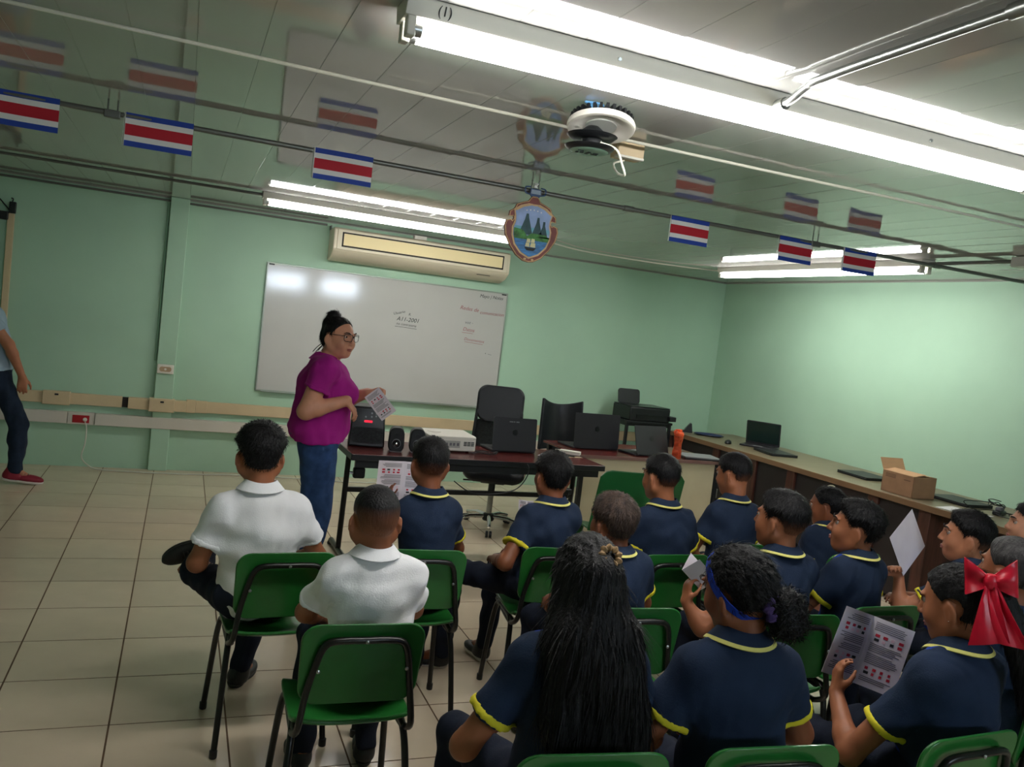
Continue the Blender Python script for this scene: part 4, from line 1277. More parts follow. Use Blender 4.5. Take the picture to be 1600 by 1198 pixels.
def strands(me, n, hp, style, hm, par, g, fadef, hs):
    """many thin tapering locks lying on the hair surface"""
    nv, nf = len(me.vertices), len(me.polygons)
    co = np.empty(nv * 3, np.float32)
    me.vertices.foreach_get('co', co)
    co = co.reshape(-1, 3)
    vi = np.empty(nf * 4, np.int32)
    me.polygons.foreach_get('vertices', vi)
    q = co[vi.reshape(-1, 4)]
    rg = np.random.default_rng(nf)
    pick = rg.integers(0, nf, n)
    q = q[pick]
    u, v = rg.random((n, 1)), rg.random((n, 1))
    P = q[:, 0] * (1 - u) * (1 - v) + q[:, 1] * u * (1 - v) + q[:, 2] * u * v + q[:, 3] * (1 - u) * v
    N = np.cross(q[:, 1] - q[:, 0], q[:, 3] - q[:, 0])
    N /= np.linalg.norm(N, axis=1, keepdims=True) + 1e-9
    crown = hp(*g('crown', (.01, -.05, .10)))
    d = P - crown
    d /= np.linalg.norm(d, axis=1, keepdims=True) + 1e-9
    if style == 'short':
        d = d + np.array([0, 0, -.35]) + rg.normal(0, .28 * (.5 + g('messy', .5)), (n, 3))
        L, W, lift = rg.uniform(.012, .026, (n, 1)) * hs, .0011, .22 + .22 * g('messy', .5)
        fd = fadef(P)
        L = L * (1 - .85 * fd[:, None] / .8)
    elif style == 'long':
        d = d * np.array([.35, .35, 0]) * (P[:, 2:3] < crown[2] - .06) + (P[:, 2:3] >= crown[2] - .06) * d + np.array([0, 0, -1.3]) + rg.normal(0, .12, (n, 3))
        L, W, lift = rg.uniform(.05, .12, (n, 1)), .0015, .03
        L = L * np.clip((crown[2] + .02 - P[:, 2:3]) / .22, .16, 1)
    else:
        to = np.array(hp(*g('gather', (.02, -.12, .02))))
        d = to - P
        d /= np.linalg.norm(d, axis=1, keepdims=True) + 1e-9
        far = np.linalg.norm(P - to, axis=1, keepdims=True)
        if g('curly', 0):
            d = d * (far > .07) + rg.normal(0, 1, (n, 3)) * np.where(far > .07, .2, 1.)
        else:
            d = np.where(P[:, 2:3] < to[2] - .06, np.array([[0, 0, -1.]]), d) + rg.normal(0, .08, (n, 3))
        L, W, lift = rg.uniform(.02, .05, (n, 1)), .0012, (.10 if not g('curly', 0) else .25)
    d = d - N * (d * N).sum(1, keepdims=True)
    d /= np.linalg.norm(d, axis=1, keepdims=True) + 1e-9
    sd = np.cross(N, d)
    A = P - N * .001
    Bm = P + d * L * .55 + N * L * lift * .6
    T = P + d * L + N * L * lift * .55 + np.array([0, 0, -1]) * L * .06
    V = np.stack([A - sd * W, A + sd * W, Bm - sd * W * .8, Bm + sd * W * .8, T], 1).reshape(-1, 3)
    b = (np.arange(n) * 5)[:, None]
    F4 = b + np.array([[0, 1, 3, 2]])
    F3 = b + np.array([[2, 3, 4]])
    m2 = bpy.data.meshes.new('hair_strands')
    m2.from_pydata(V.tolist(), [], F4.tolist() + F3.tolist())
    m2.materials.append(hm)
    at = m2.attributes.new('fade', 'FLOAT', 'POINT')
    at.data.foreach_set('value', np.repeat(fadef(P), 5).astype(np.float32))
    m2.shade_smooth()
    link('hair_strands', m2, par, kind='stuff')

def person(label, base, yaw, zt=1.18, kind='boy', pose='sit', res=.0080, hres=.0058, s=.95, group=None, **o):
    """one figure; origin on the floor under the pelvis, facing local +y. o holds pose and look overrides."""
    g = lambda k, d: o.get(k, d)
    bw = g('bw', 1.0)          # body width factor
    sit = pose == 'sit'
    z0 = .465 if sit else g('hip', .84)
    ks = (zt - z0) / (1.18 - .44)   # upper body scale in z
    lean = g('lean', 0.0)      # forward lean (m at head)
    side = g('side', 0.0)      # sideways lean
    twist = g('twist', 0)
    zz = lambda z: z0 + (z - .44) * ks
    def up(x, y, z):           # upper-body point with lean
        t = max(0, (z - .55) / .5)
        return V3(x * bw + side * t, y + lean * t, zz(z))
    HR = rotm(g('hyaw', 0), g('hpitch', 0), g('hroll', 0))
    hs = g('hs', .95)
    ns = (.35 * s + .65 * hs) * g('neck', 1)
    hc = up(0, .02, 1.065) + V3(*g('hoff', (0, 0, 0)))
    hc[2] = zt - .108 * hs - g('htop', .012)
    def hp(x, y, z):
        return hc + HR @ (V3(x, y, z) * hs)
    S = {}
    for q, nm in ((-1, 'L'), (1, 'R')):
        S[nm] = dict(sh=up(q * .146 * s, -.005, .842) + V3(*g('sh' + nm, (0, 0, 0))))
        if sit:
            S[nm]['el'] = V3(*g('el' + nm, (q * .215 * bw, .06 + lean * .4, .655)))
            S[nm]['wr'] = V3(*g('wr' + nm, (q * .11, .26 + lean * .3, .565)))
        else:
            S[nm]['el'] = V3(*g('el' + nm, (q * .235 * bw, -.02, zz(.62))))
            S[nm]['wr'] = V3(*g('wr' + nm, (q * .24 * bw, .05, zz(.40))))
        S[nm]['hd'] = g('hd' + nm, None)
        S[nm]['hn'] = g('hn' + nm, None)
        if sit:
            S[nm]['hip'] = V3(q * .085 * bw, .0, .532)
            S[nm]['kn'] = V3(*g('kn' + nm, (q * .115, .37, .50)))
            S[nm]['an'] = V3(*g('an' + nm, (q * .115, .36, .085)))
        else:
            S[nm]['hip'] = V3(q * .09 * bw, 0, z0)
            S[nm]['kn'] = V3(*g('kn' + nm, (q * .10, .02, z0 * .53)))
            S[nm]['an'] = V3(*g('an' + nm, (q * .10, -.01, .085)))
        S[nm]['ft'] = g('ft' + nm, (0.12 * q, 1, 0))
    sk = skin(g('skin', 'a'), dict(a=(148, 92, 62), b=(128, 76, 50), c=(166, 108, 78), d=(190, 134, 106))[g('skin', 'a')])
    skc = dict(a=(148, 92, 62), b=(128, 76, 50), c=(166, 108, 78), d=(176, 118, 90))[g('skin', 'a')]
    allp = np.array([hc + V3(0, 0, .14), hc - V3(.14, .14, .14), hc + V3(.14, .14, .1)] + [S[n][k] for n in 'LR' for k in ('sh', 'el', 'wr', 'kn', 'an', 'hip')])
    lo = allp.min(0) - .13
    hi = allp.max(0) + .13
    for n in 'LR':
        e = S[n]['wr'] + unit(S[n]['wr'] - S[n]['el'] if S[n]['hd'] is None else S[n]['hd']) * .2
        lo, hi = np.minimum(lo, e - .04), np.maximum(hi, e + .04)
    lo[2] = max(lo[2], .0)
    # ---------------- torso volumes shared by body and shirt
    bel = g('belly', 1.0)
    def torso(F, e, k=.05):
        tq = rotm(twist * .5)
        F.ell(V3(0, -.01, z0 + .095), V3(.142 * bw, .112 * g('pelvis', bel), .11) + e, k)
        F.ell(up(0, 0, .645), V3(.128 * bw, .094 * bel, .14 * ks) + e, k)
        F.ell(up(0, 0, .775), V3(.138 * bw, .098 * g('chest', 1), .140 * ks) + e, k, rot=tq)
        F.cone(S['L']['sh'] * .86 + up(0, -.01, .862) * .14, S['R']['sh'] * .86 + up(0, -.01, .862) * .14, .045 * s + e, .045 * s + e, k)
        F.cone(up(0, -.02, .79), up(0, -.012, .888), .078 * s + e, .042 * s + e, k)
        for q, nm in ((-1, 'L'), (1, 'R')):
            F.cone(up(q * .028 * s, -.012, .885), S[nm]['sh'] * .88 + up(0, -.008, .85) * .12, .036 * s + e, .043 * s + e, k)
            if g('bust', 0):
                F.ell(up(q * .065, .075, .745), V3(.075, .065 * g('bust', 1), .075) + e, .05)
    # ---------------- body
    F = Field(lo, hi, res)
    torso(F, 0.0)
    F.cone(up(0, -.012, .87), hp(0, -.022, -.06), .056 * ns, .052 * ns, .03)
    # head
    F.ell(hp(0, -.012, .018), V3(.0735, .094, .089) * hs, .02, rot=HR)
    F.ell(hp(0, .022, -.035), V3(.0585 * g('cheek', 1), .066, .078) * hs, .03, rot=HR)
    F.ell(hp(0, .060, -.088), V3(.026, .024, .020) * hs, .03, rot=HR)
    for q in (-1, 1):
        F.ell(hp(q * .036, .055, -.035), V3(.026, .024, .026) * hs * g('cheek', 1), .03, rot=HR)
        F.cone(hp(q * .064, -.01, -.06), hp(q * .02, .05, -.095), .018 * hs, .016 * hs, .03)
        F.ell(hp(q * .032, .083, .012), V3(.017, .013, .010) * hs, .010, rot=HR, op='s')
        er = HR @ rotm(q * 30, 0, 0)
        F.ell(hp(q * .080, -.012, -.022), V3(.0095, .023, .034) * hs, .006, rot=er)
        F.ell(hp(q * .089, -.005, -.019), V3(.006, .012, .021) * hs, .004, rot=er, op='s')
        F.cone(hp(q * .012, .088, .026), hp(q * .046, .078, .028), .008 * hs, .006 * hs, .012)
    F.cone(hp(0, .088, .014), hp(0, .107, -.026), .007 * hs, .0105 * hs, .010)
    for q in (-1, 1):
        F.ell(hp(q * .012, .096, -.030), V3(.009, .010, .007) * hs, .006)
    F.ell(hp(0, .086, -.056), V3(.022, .010, .0065) * hs, .006, rot=HR)
    F.ell(hp(0, .084, -.067), V3(.019, .010, .0065) * hs, .006, rot=HR)
    F.ell(hp(0, .096, -.0615), V3(.022, .008, .0016) * hs, .002, rot=HR, op='s')
    # arms, legs
    ar = g('arm', 1.0)
    for q, nm in ((-1, 'L'), (1, 'R')):
        j = S[nm]
        F.cone(j['sh'], j['el'], .045 * s * ar, .038 * s * ar, .03)
        mid = j['el'] * .72 + j['wr'] * .28
        F.cone(j['el'], mid, .038 * s * ar, .037 * s * ar, .02)
        F.cone(mid, j['wr'], .037 * s * ar, .0245 * s * ar, .02)
        hd = unit(j['wr'] - j['el']) if j['hd'] is None else unit(j['hd'])
        hn = j['hn']
        if hn is None:
            hn = V3(0, 0, -1) if sit else V3(-q, 0, 0)
        hand(F, j['wr'], hd, hn, q, g('hand', .86 * s), curl=g('curl' + nm, 20), grip=g('grip' + nm, 0), thumb_in=g('thumb' + nm, 0))
        F.cone(j['hip'], j['kn'], .062 * s, .046 * s, .04)
        F.cone(j['kn'], j['an'], .046 * s, .034 * s, .02)
        F.cone(j['an'], j['an'] + unit(j['ft']) * .10 - V3(0, 0, .04), .034 * s, .022 * s, .02)
    body = link('person', F.mesh('person', sk, relax=2), loc=(base[0], base[1], 0), rot=(0, 0, R(yaw)))
    tag(body, label, 'person', group)
    # ---------------- shirt
    shirt = g('shirt', 'navy')
    smat = dict(navy=[M['navy'], M['royal']], white=[M['white_knit']], magenta=[M['magenta']], tee=[M['grey_tee']])[shirt]
    F = Field(lo, hi, res)
    torso(F, g('se', .013))
    bands = []
    sl = g('sleeve', .62)
    for q, nm in ((-1, 'L'), (1, 'R')):
        j = S[nm]
        e_ = j['sh'] + (j['el'] - j['sh']) * sl
        ax = unit(j['el'] - j['sh'])
        F.cone(j['sh'], e_ + ax * .05, .049 * s * ar + .006, .054 * s * ar + .010, .045, cut=[(e_, ax)])
        bands.append((j['sh'], e_, ax))
    if not sit:
        for nm in 'LR':
            F.cone(S[nm]['hip'], S[nm]['kn'], .080 * s * g('leg', 1.0) + .013, .061 * s * g('leg', 1.0) + .013, .05)
    # hole for the neck and a level hem
    nb = up(0, -.008, .922)
    F.ell(nb + V3(0, .012, .05), V3(.061, .066, .052) * ns, .008, op='s')
    hem = g('hem', z0 + (.0 if sit else -.035))
    F.chop((0, 0, hem), (0, 0, -1))
    F.ripple(.0048, 20, seed=int(abs(base[0] * 1000)) + 1)
    F.ripple(.0020, 48, seed=int(abs(base[0] * 1000)) + 9)
    mi = None
    if shirt == 'navy':
        def mi(C):
            zr = (C[:, 2] - z0) / ks + .44
            xin = np.abs(C[:, 0] - side * np.clip((zr - .55) / .5, 0, 1)) < .125 * bw
            return ((C[:, 1] > .034 - .25 * np.clip(zr - .80, 0, .1) + lean * np.clip((zr - .55) / .5, 0, 1)) & xin) * 1
    so = link('polo_shirt' if shirt != 'tee' else 't_shirt', F.mesh('shirt', smat, relax=1, mi=mi), body)
    if shirt != 'tee':
        wide = .021 if shirt == 'navy' else .024
        for (a, e_, ax) in bands:
            B = Field(e_ - .085, e_ + .085, res)
            i0_ = np.round((B.lo - F.lo) / res).astype(int)
            i1_ = np.minimum(i0_ + B.n, F.n)
            i0_ = np.maximum(i0_, 0)
            sl_ = tuple(slice(p, q) for p, q in zip(i0_, i1_))
            B.n = i1_ - i0_
            B.lo = F.lo + i0_ * np.float32(res)
            B.ax = [F.ax[q][sl_[q]] for q in range(3)]
            X, Y, Z = np.meshgrid(*B.ax, indexing='ij', sparse=True)
            pl = (X - e_[0]) * ax[0] + (Y - e_[1]) * ax[1] + (Z - e_[2]) * ax[2]
            sp_ = np.sqrt((X - e_[0]) ** 2 + (Y - e_[1]) ** 2 + (Z - e_[2]) ** 2) - (.075 * s * ar + .012)
            B.D = np.maximum(np.maximum(np.maximum(F.D[sl_] - (.0032 if shirt == 'navy' else .0018), pl - .002), -pl - wide), sp_).astype(np.float32)
            bm_ = B.mesh('sleeve_band', M['yellow'] if shirt == 'navy' else smat[0], relax=1)
            if len(bm_.vertices):
                link('sleeve_band', bm_, so)
    # collar: folded band round the neck, open at the front
    if shirt != 'tee':
        ctr = nb + V3(0, .001, .015)
        op_ = g('collar_open', 28)
        def cring(v0, v1, rin, rout, th, nm, m, n=30, top=.034):
            def f(u, v):
                a = R(-270 + op_) + (R(360 - 2 * op_)) * u
                a = R(90 + op_ + (360 - 2 * op_) * u)
                vv = v0 + (v1 - v0) * v
                fr = abs(2 * u - 1) ** 3
                rr_ = (rin + (rout - rin) * vv) * ns
                z = top * ns * (1 - vv) - .004 - .030 * fr * (1 if vv > .01 else .8) - .01 * vv * fr
                return (ctr[0] + rr_ * math.cos(a) * 1.04, ctr[1] + (rr_ * 1.02) * math.sin(a) + .012 * fr, ctr[2] + z + .004 * math.cos(2 * a))
            MB().grid(f, n, 4, thick=-th).build(nm, m, so)
        cm = smat[0]
        cring(0, 1, .058, .089, .005, 'collar', cm)
        if shirt == 'navy':
            cring(.80, 1.03, .0594, .0905, .0045, 'collar_stripe', M['stripe'])
        elif shirt == 'magenta':
            pass
    # ---------------- trousers
    tm = dict(navy=M['trouser'], jeans=M['jeans'], dark=M['dark_jeans'])[g('pants', 'navy')]
    F = Field(lo, np.array([hi[0], hi[1], z0 + .22]), max(res, .007))
    F.ell(V3(0, -.012, z0 + .075), V3(.146 * bw, .115 * g('pelvis', bel), .10), .03)
    lg = g('leg', 1.0)
    for q, nm in ((-1, 'L'), (1, 'R')):
        j = S[nm]
        F.cone(j['hip'], j['kn'], .080 * s * lg, .061 * s * lg, .05)
        m_ = j['kn'] * .6 + j['an'] * .4
        F.cone(j['kn'], m_, .060 * s * lg, .058 * s * lg, .02)
        ax = unit(j['an'] - j['kn'])
        F.cone(m_, j['an'], .058 * s * lg, .047 * s * lg, .02, cut=[(j['an'] + ax * .015, ax)])
    F.ripple(.005, 26, seed=3)
    if sit:
        F.chop((0, 0, z0 - .002 - .02), (0, 0, -1)) if g('flatseat', False) else None
    F.chop((0, 0, z0 + .16 if sit else hem + .05), (0, 0, 1))
    link('trousers', F.mesh('trousers', tm), body)
    # ---------------- shoes
    shm, slm = dict(black=(M['shoe_black'], M['shoe_sole']), white=(M['shoe_black'], M['sole_white']), red=(M['shoe_red'], M['sole_white']))[g('shoes', 'black')]
    for q, nm in ((-1, 'L'), (1, 'R')):
        j = S[nm]
        d = unit(j['ft'])
        upv = unit(np.cross(np.cross(d, unit(j['kn'] - j['an'])), d))
        sd = np.cross(d, upv)
        Q = np.stack([sd, d, upv], 1)
        c0 = j['an'] - upv * .048 + d * .055
        ft = g('foot', 1.0) * s
        F = Field(c0 - .2, c0 + .2, .006)
        F.ell(c0 + d * .045 * ft - upv * .006, V3(.043, .088, .030) * ft, .02, rot=Q)
        F.ell(c0 - d * .060 * ft + upv * .006, V3(.036, .050, .040) * ft, .03, rot=Q)
        F.cone(c0 - d * .05 * ft, c0 - d * .052 * ft + upv * .055, .040 * ft, .042 * ft, .03)
        F.chop(c0 - upv * .018, -upv)
        so_ = link('shoe', F.mesh('shoe', shm), body)
        F = Field(c0 - .2, c0 + .2, .006)
        F.ell(c0 + d * .045 * ft, V3(.046, .092, .06) * ft, .02, rot=Q)
        F.ell(c0 - d * .058 * ft, V3(.039, .053, .06) * ft, .03, rot=Q)
        F.chop(c0 - upv * .036, -upv)
        F.chop(c0 - upv * .016, upv)
        link('sole', F.mesh('sole', slm), so_)
        lc = MB()
        for kk in range(3):
            cc = c0 + d * (.0 + .018 * kk) * ft + upv * (.034 - .005 * kk) * ft
            lc.tube([cc - sd * .022 * ft, cc + upv * .006, cc + sd * .022 * ft], .003, 5)
        lc.build('laces', M['shoe_black'] if g('shoes', 'black') != 'black' else M['shoe_sole'], so_)
    # ---------------- eyes, brows, lips
    for q in (-1, 1):
        rmx = Matrix(HR.tolist())
        e = MB().lathe([(.0001, -.0115), (.006, -.0098), (.0100, -.0055), (.0115, 0), (.0100, .0055), (.006, .0098), (.0001, .0115)], 12, c=tuple(hp(q * .031, .071, .011)))
        eo = e.build('eye', M['eye_white'], body)
        iz = MB().lathe([(.0055, -.001), (.0052, .0012), (.0001, .0020)], 12, rot=rmx @ Matrix.Rotation(R(-90), 3, 'X'), c=tuple(hp(q * .031, .0818, .011)))
        iz.build('iris', M['iris'], eo)
        lidp = [hp(q * (.031 + .014 * math.cos(a)), .0815 - .003 * abs(math.cos(a)), .0125 + .006 * math.sin(a)) for a in np.linspace(.1, math.pi - .1, 7)]
        MB().tube([tuple(p) for p in lidp], .0022, 6).build('eyelid', sk, body)
        br = [hp(q * x, y, z) for x, y, z in ((.014, .0945, .030), (.028, .0935, .036), (.042, .086, .036), (.052, .076, .030))]
        MB().tube([tuple(p) for p in br], [.0022, .0034, .003, .0012], 6).build('eyebrow', M['brow'], body)
    lp = MB()
    lp.tube([tuple(hp(x, y, z)) for x, y, z in ((-.022, .083, -.062), (-.010, .094, -.058), (0, .0955, -.0590), (.010, .094, -.058), (.022, .083, -.062))], [.0015, .0042, .0040, .0042, .0015], 8)
    lp.tube([tuple(hp(x, y, z)) for x, y, z in ((-.021, .083, -.063), (-.010, .092, -.067), (0, .0935, -.068), (.010, .092, -.067), (.021, .083, -.063))], [.0012, .0045, .005, .0045, .0012], 8)
    lp.build('lips', M['lip'], body)
    # ---------------- hair
    style = g('hair', 'short')
    hm = hair_mat(g('hairc', 'black') + ('_curl' if g('curly', 0) else '') + g('skin', 'a'), dict(black=HAIRC, brown=(58, 46, 40), grey=(44, 42, 42))[g('hairc', 'black')], skc, curl=bool(g('curly', 0)))
    fade0, fade1 = g('fade', (-.06, -.09))
    th = g('hthick', .014)
    F = Field(hc - .26 * (1 if style != 'long' else 2.4), hc + .2, hres)
    low = g('nape', -.072)
    if style in ('short', 'buzz'):
        def infl(x, y, z):
            t = np.clip((z / hs + .075) / .11, 0, 1)
            n_ = .0022 * (np.sin(260 * x + 190 * y + 3 * np.sin(70 * z)) * np.sin(240 * z + 160 * x) + .6 * np.sin(330 * y + 210 * z + 2 * np.sin(90 * x))) * g('messy', .5)
            fr = np.clip((y / hs - .04) / .05, 0, 1) * np.clip((z / hs - .03) / .03, 0, 1)
            tap = np.clip(-keep(x, y, z) / (hs * .036), 0, 1)
            return ((.0016 + (.002 + th * t * t + n_ * t + g('quiff', .006) * fr) * tap ** .7) * hs).astype(np.float32)
        def keep(x, y, z):
            xx, yy, zz_ = x / hs, y / hs, z / hs
            a = yy - (.014 + .95 * (zz_ + .012)) - .01 * np.abs(np.sin(55 * xx)) * g('messy', .5)
            ear = .036 - np.sqrt((yy + .004) ** 2 + (zz_ + .034) ** 2) + 0 * xx
            b = low - zz_ + .55 * np.clip(np.abs(xx) - .03, 0, 1) - .25 * np.clip(yy + .06, -1, 0)
            return (np.maximum(np.maximum(a, b), np.where(np.abs(xx) > .05, ear, -1)) * hs).astype(np.float32)
        F.ell(hp(0, -.012, .018), V3(.0735, .094, .089) * hs, 0, rot=HR, infl=infl, keep=keep)
    else:
        def infl(x, y, z):
            n_ = .0016 * np.sin(210 * x + 40 * z + 3 * np.sin(30 * y)) + (.0014 * np.sin(150 * z + 90 * y + 3 * np.sin(60 * x)) if g('curly', 0) else 0)
            return ((g('cap', .010)) * hs + n_ + 0 * y).astype(np.float32)
        def keep(x, y, z):
            xx, yy, zz_ = x / hs, y / hs, z / hs
            a = yy - (g('line', .016) + .72 * (zz_ + .012))
            ear = .030 - np.sqrt((yy + .004) ** 2 + (zz_ + .026) ** 2) + 0 * xx
            b = low - zz_
            return (np.maximum(np.maximum(a, b), np.where(np.abs(xx) > .05, ear, -1)) * hs).astype(np.float32)
        F.ell(hp(0, -.012, .018), V3(.0735, .094, .089) * hs, 0, rot=HR, infl=infl, keep=keep)
        for pr in g('hairp', []):
            if pr[0] == 'c':
                F.cone(hp(*pr[1]), hp(*pr[2]), pr[3] * hs, pr[4] * hs, pr[5])
            else:
                F.ell(hp(*pr[1]), V3(*pr[2]) * hs, pr[3], rot=HR)
        if g('strand', 0):
            X, Y, Z = np.meshgrid(*F.ax, indexing='ij', sparse=True)
            a_ = np.arctan2(X - hc[0], -(Y - hc[1]) + .05)
            F.D += (g('strand', 0) * (np.sin(46 * a_ + 6 * np.sin(9 * Z)) + .7 * np.sin(83 * a_ + 4 * np.sin(13 * Z + 2)))).astype(np.float32)
        if g('frizz', 0):
            F.ripple(g('frizz', 0), 130, 4)
    cz = HR.T
    def fadef(P):
        q = ((P - hc) @ HR) / hs
        return np.clip((fade0 - q[:, 2]) / (fade0 - fade1), 0, 1) * g('fademax', .8) if style in ('short', 'buzz') else np.zeros(len(P))
    hm_ = F.mesh('hair', hm, relax=1, attr=fadef)
    ho = link('hair', hm_, body)
    ns_ = g('strands', 2200 if style == 'short' else (0 if style == 'buzz' else 2600))
    if ns_:
        strands(hm_, ns_, hp, style, hm, ho, g, fadef, hs)
    return dict(body=body, hp=hp, hc=hc, HR=HR, hs=hs, S=S, shirt=so)
# ------------------------------------------------------------------ the people
P_ = {}
KG = 'seated students'
W2 = dict(group=KG)
P_['A'] = person('boy in white polo seen from behind, ankle resting on his knee', (.352, 3.25), 3, zt=1.20, s=.93, hs=1.0, bw=1.02, shirt='white', hair='short', hthick=.022, messy=.8, nape=-.066, skin='a', hem=.468, side=-.035,
    knL=(-.21, .26, .545), anL=(-.16, .36, .60), ftL=(-.8, .05, -.38), knR=(.10, .36, .50), anR=(.02, .37, .085), ftR=(.5, .9, 0), elL=(-.228, .02, .655), wrL=(-.20, .20, .60), elR=(.235, .06, .66), wrR=(.14, .26, .60), hyaw=0, shoes='black', foot=1.05, **W2)
P_['B'] = person('buzz-cut boy in white polo seen from behind in the second row', (.64, 2.55), 0, zt=1.135, s=.86, hs=.95, bw=.95, shirt='white', hair='buzz', hthick=.003, messy=0, fade=(.055, -.035), fademax=.92, skin='a', side=-.02, elL=(-.185, .16, .66), wrL=(-.08, .32, .58), elR=(.185, .17, .66), wrR=(.08, .32, .58), **W2)
P_['C'] = person('boy in navy polo with faded haircut holding a leaflet up toward the table', (1.045, 3.33), 0, zt=1.18, s=.78, hs=.93, bw=.82, hair='short', hthick=.010, messy=.3, fade=(.02, -.055), skin='b', hyaw=2, side=-.03,
    elL=(-.175, .17, .72), wrL=(-.125, .33, .82), hdL=(.35, .5, .78), hnL=(.9, .3, 0), curlL=8, elR=(.18, .14, .66), wrR=(.09, .33, .78), hdR=(-.3, .5, .6), hnR=(-.9, .3, 0), **W2)
P_['D'] = person('boy in navy polo sitting sideways with one leg stretched out left', (1.60, 3.37), 16, zt=1.135, s=.88, hs=.92, bw=.92, hair='short', hthick=.018, messy=.6, fade=(-.05, -.09), skin='b', side=.02, hyaw=-14,
    elL=(-.25, -.05, .66), wrL=(-.14, .16, .61), elR=(.2, .1, .66), wrR=(.1, .28, .61), knL=(-.28, .30, .53), anL=(-.21, .40, .085), ftL=(-.75, .6, 0), knR=(.06, .38, .50), anR=(.04, .40, .085), shoes='white', **W2)
P_['E'] = person('boy with brownish hair leaning forward in the second row', (1.585, 2.68), 4, zt=1.10, s=.84, hs=.93, bw=.88, hair='short', hairc='brown', hthick=.018, messy=.7, skin='b', side=-.02, lean=.01, hyaw=6, hroll=-4, elL=(-.21, .08, .66), wrL=(-.12, .26, .61), **W2)
P_['F'] = person('boy in navy polo in the front row before the empty green chair', (2.225, 3.30), 0, zt=1.165, s=.86, hs=.92, bw=.90, hair='short', hthick=.012, messy=.4, fade=(.0, -.08), skin='a', hyaw=14, hpitch=8, lean=.02, side=-.07, **W2)
P_['G'] = person('boy in navy polo bowing his head, front row near the counter', (2.69, 3.44), 2, zt=1.17, s=.84, hs=.92, bw=.88, hair='short', hthick=.010, messy=.2, fade=(-.0, -.07), skin='a', hyaw=20, hpitch=14, lean=.04, **W2)
P_['H'] = person('boy with fade haircut looking left, his hand holding a folded leaflet', (2.27, 2.57), 4, zt=1.16, s=.88, hs=.96, bw=.95, hair='short', hthick=.020, messy=.5, fade=(.02, -.05), skin='a', hyaw=18, side=-.03,
    elL=(-.32, .05, .61), wrL=(-.375, .10, .70), hdL=(.10, .12, .95), hnL=(.95, -.1, 0), curlL=14, gripL=18, thumbL=.6, elR=(.2, .1, .66), wrR=(.1, .3, .61), **W2)
P_['I'] = person('small child with a pale hair clip between two boys at right', (3.15, 3.29), 8, zt=1.055, s=.74, hs=.86, bw=.80, hair='pulled', cap=.009, skin='b', hyaw=24, hpitch=12,
    elL=(-.10, .02, .62), wrL=(-.04, .16, .66), hdL=(.1, .8, .2), hnL=(0, 0, -1), hairp=[('e', (0, -.085, -.02), (.05, .045, .06), .02)], **W2)
P_['J'] = person('boy in navy polo smiling in profile toward the left', (2.69, 2.61), 14, zt=1.125, s=.88, hs=.95, bw=.92, res=.006, hres=.0048, hair='short', hthick=.022, messy=.9, quiff=.012, nape=-.07, skin='a', hyaw=30, hpitch=-3, side=-.02, elL=(-.2, .1, .66), **W2)
P_['K'] = person('boy with combed dark hair in profile waving a paper sheet', (3.20, 2.51), 24, zt=1.12, s=.84, hs=.93, bw=.88, res=.006, hres=.0048, hair='short', hthick=.020, messy=.6, quiff=.010, fade=(-.0, -.075), skin='c', hyaw=20,
    elL=(-.19, .18, .66), wrL=(-.145, .22, .80), hdL=(-.45, .05, .35), hnL=(.3, -.2, -.8), curlL=18, gripL=20, thumbL=.7, elR=(.19, .1, .66), wrR=(-.10, .22, .70), hdR=(-.9, .1, .1), **W2)
P_['L'] = person('girl with long loose dark hair tied at the crown, yellow sleeve bands', (.985, 1.79), -4, zt=1.19, s=.90, hs=.97, bw=.98, hair='long', strands=3800, hres=.0062, cap=.012, skin='a', hem=.465, elL=(-.265, .02, .645), wrL=(-.16, .22, .60), hdL=(.45, .9, -.25), curlL=14, elR=(.25, .04, .64), wrR=(.2, .24, .60), hyaw=-3, line=.03, nape=-.13, strand=.0022,
    knL=(-.19, .36, .50), anL=(-.15, .34, .085),
    hairp=[('e', (0, -.085, -.04), (.080, .058, .105), .03), ('c', (0, -.095, .03), (0, -.115, -.14), .052, .082, .03), ('c', (-.05, -.115, -.12), (-.062, -.135, -.32), .068, .060, .04), ('c', (.055, -.115, -.12), (.105, -.13, -.36), .068, .062, .04), ('c', (.02, -.125, -.22), (.03, -.14, -.41), .075, .050, .04), ('c', (.11, -.12, -.30), (.165, -.11, -.395), .048, .020, .03), ('c', (-.05, -.13, -.3), (-.06, -.14, -.41), .050, .022, .03), ('c', (.065, -.03, .0), (.085, -.08, -.16), .028, .042, .03), ('c', (-.065, -.03, .0), (-.082, -.08, -.16), .028, .042, .03)], **W2)
P_['M'] = person('girl with blue headband and low curly bun seen from behind', (1.44, 1.72), -3, zt=1.175, s=.92, hs=1.0, bw=1.0, hair='bun', hres=.0055, cap=.012, skin='b', hyaw=14, hpitch=14, hroll=-8, side=-.025, lean=.02, curly=1, gather=(.05, -.11, -.06), frizz=.0008, line=.012, nape=-.06,
    elL=(-.25, .05, .64), elR=(.25, .05, .64), hairp=[('e', (.05, -.105, -.055), (.056, .05, .054), .012), ('e', (.068, -.10, -.090), (.044, .045, .044), .01), ('e', (.03, -.115, -.085), (.04, .04, .042), .01)], **W2)
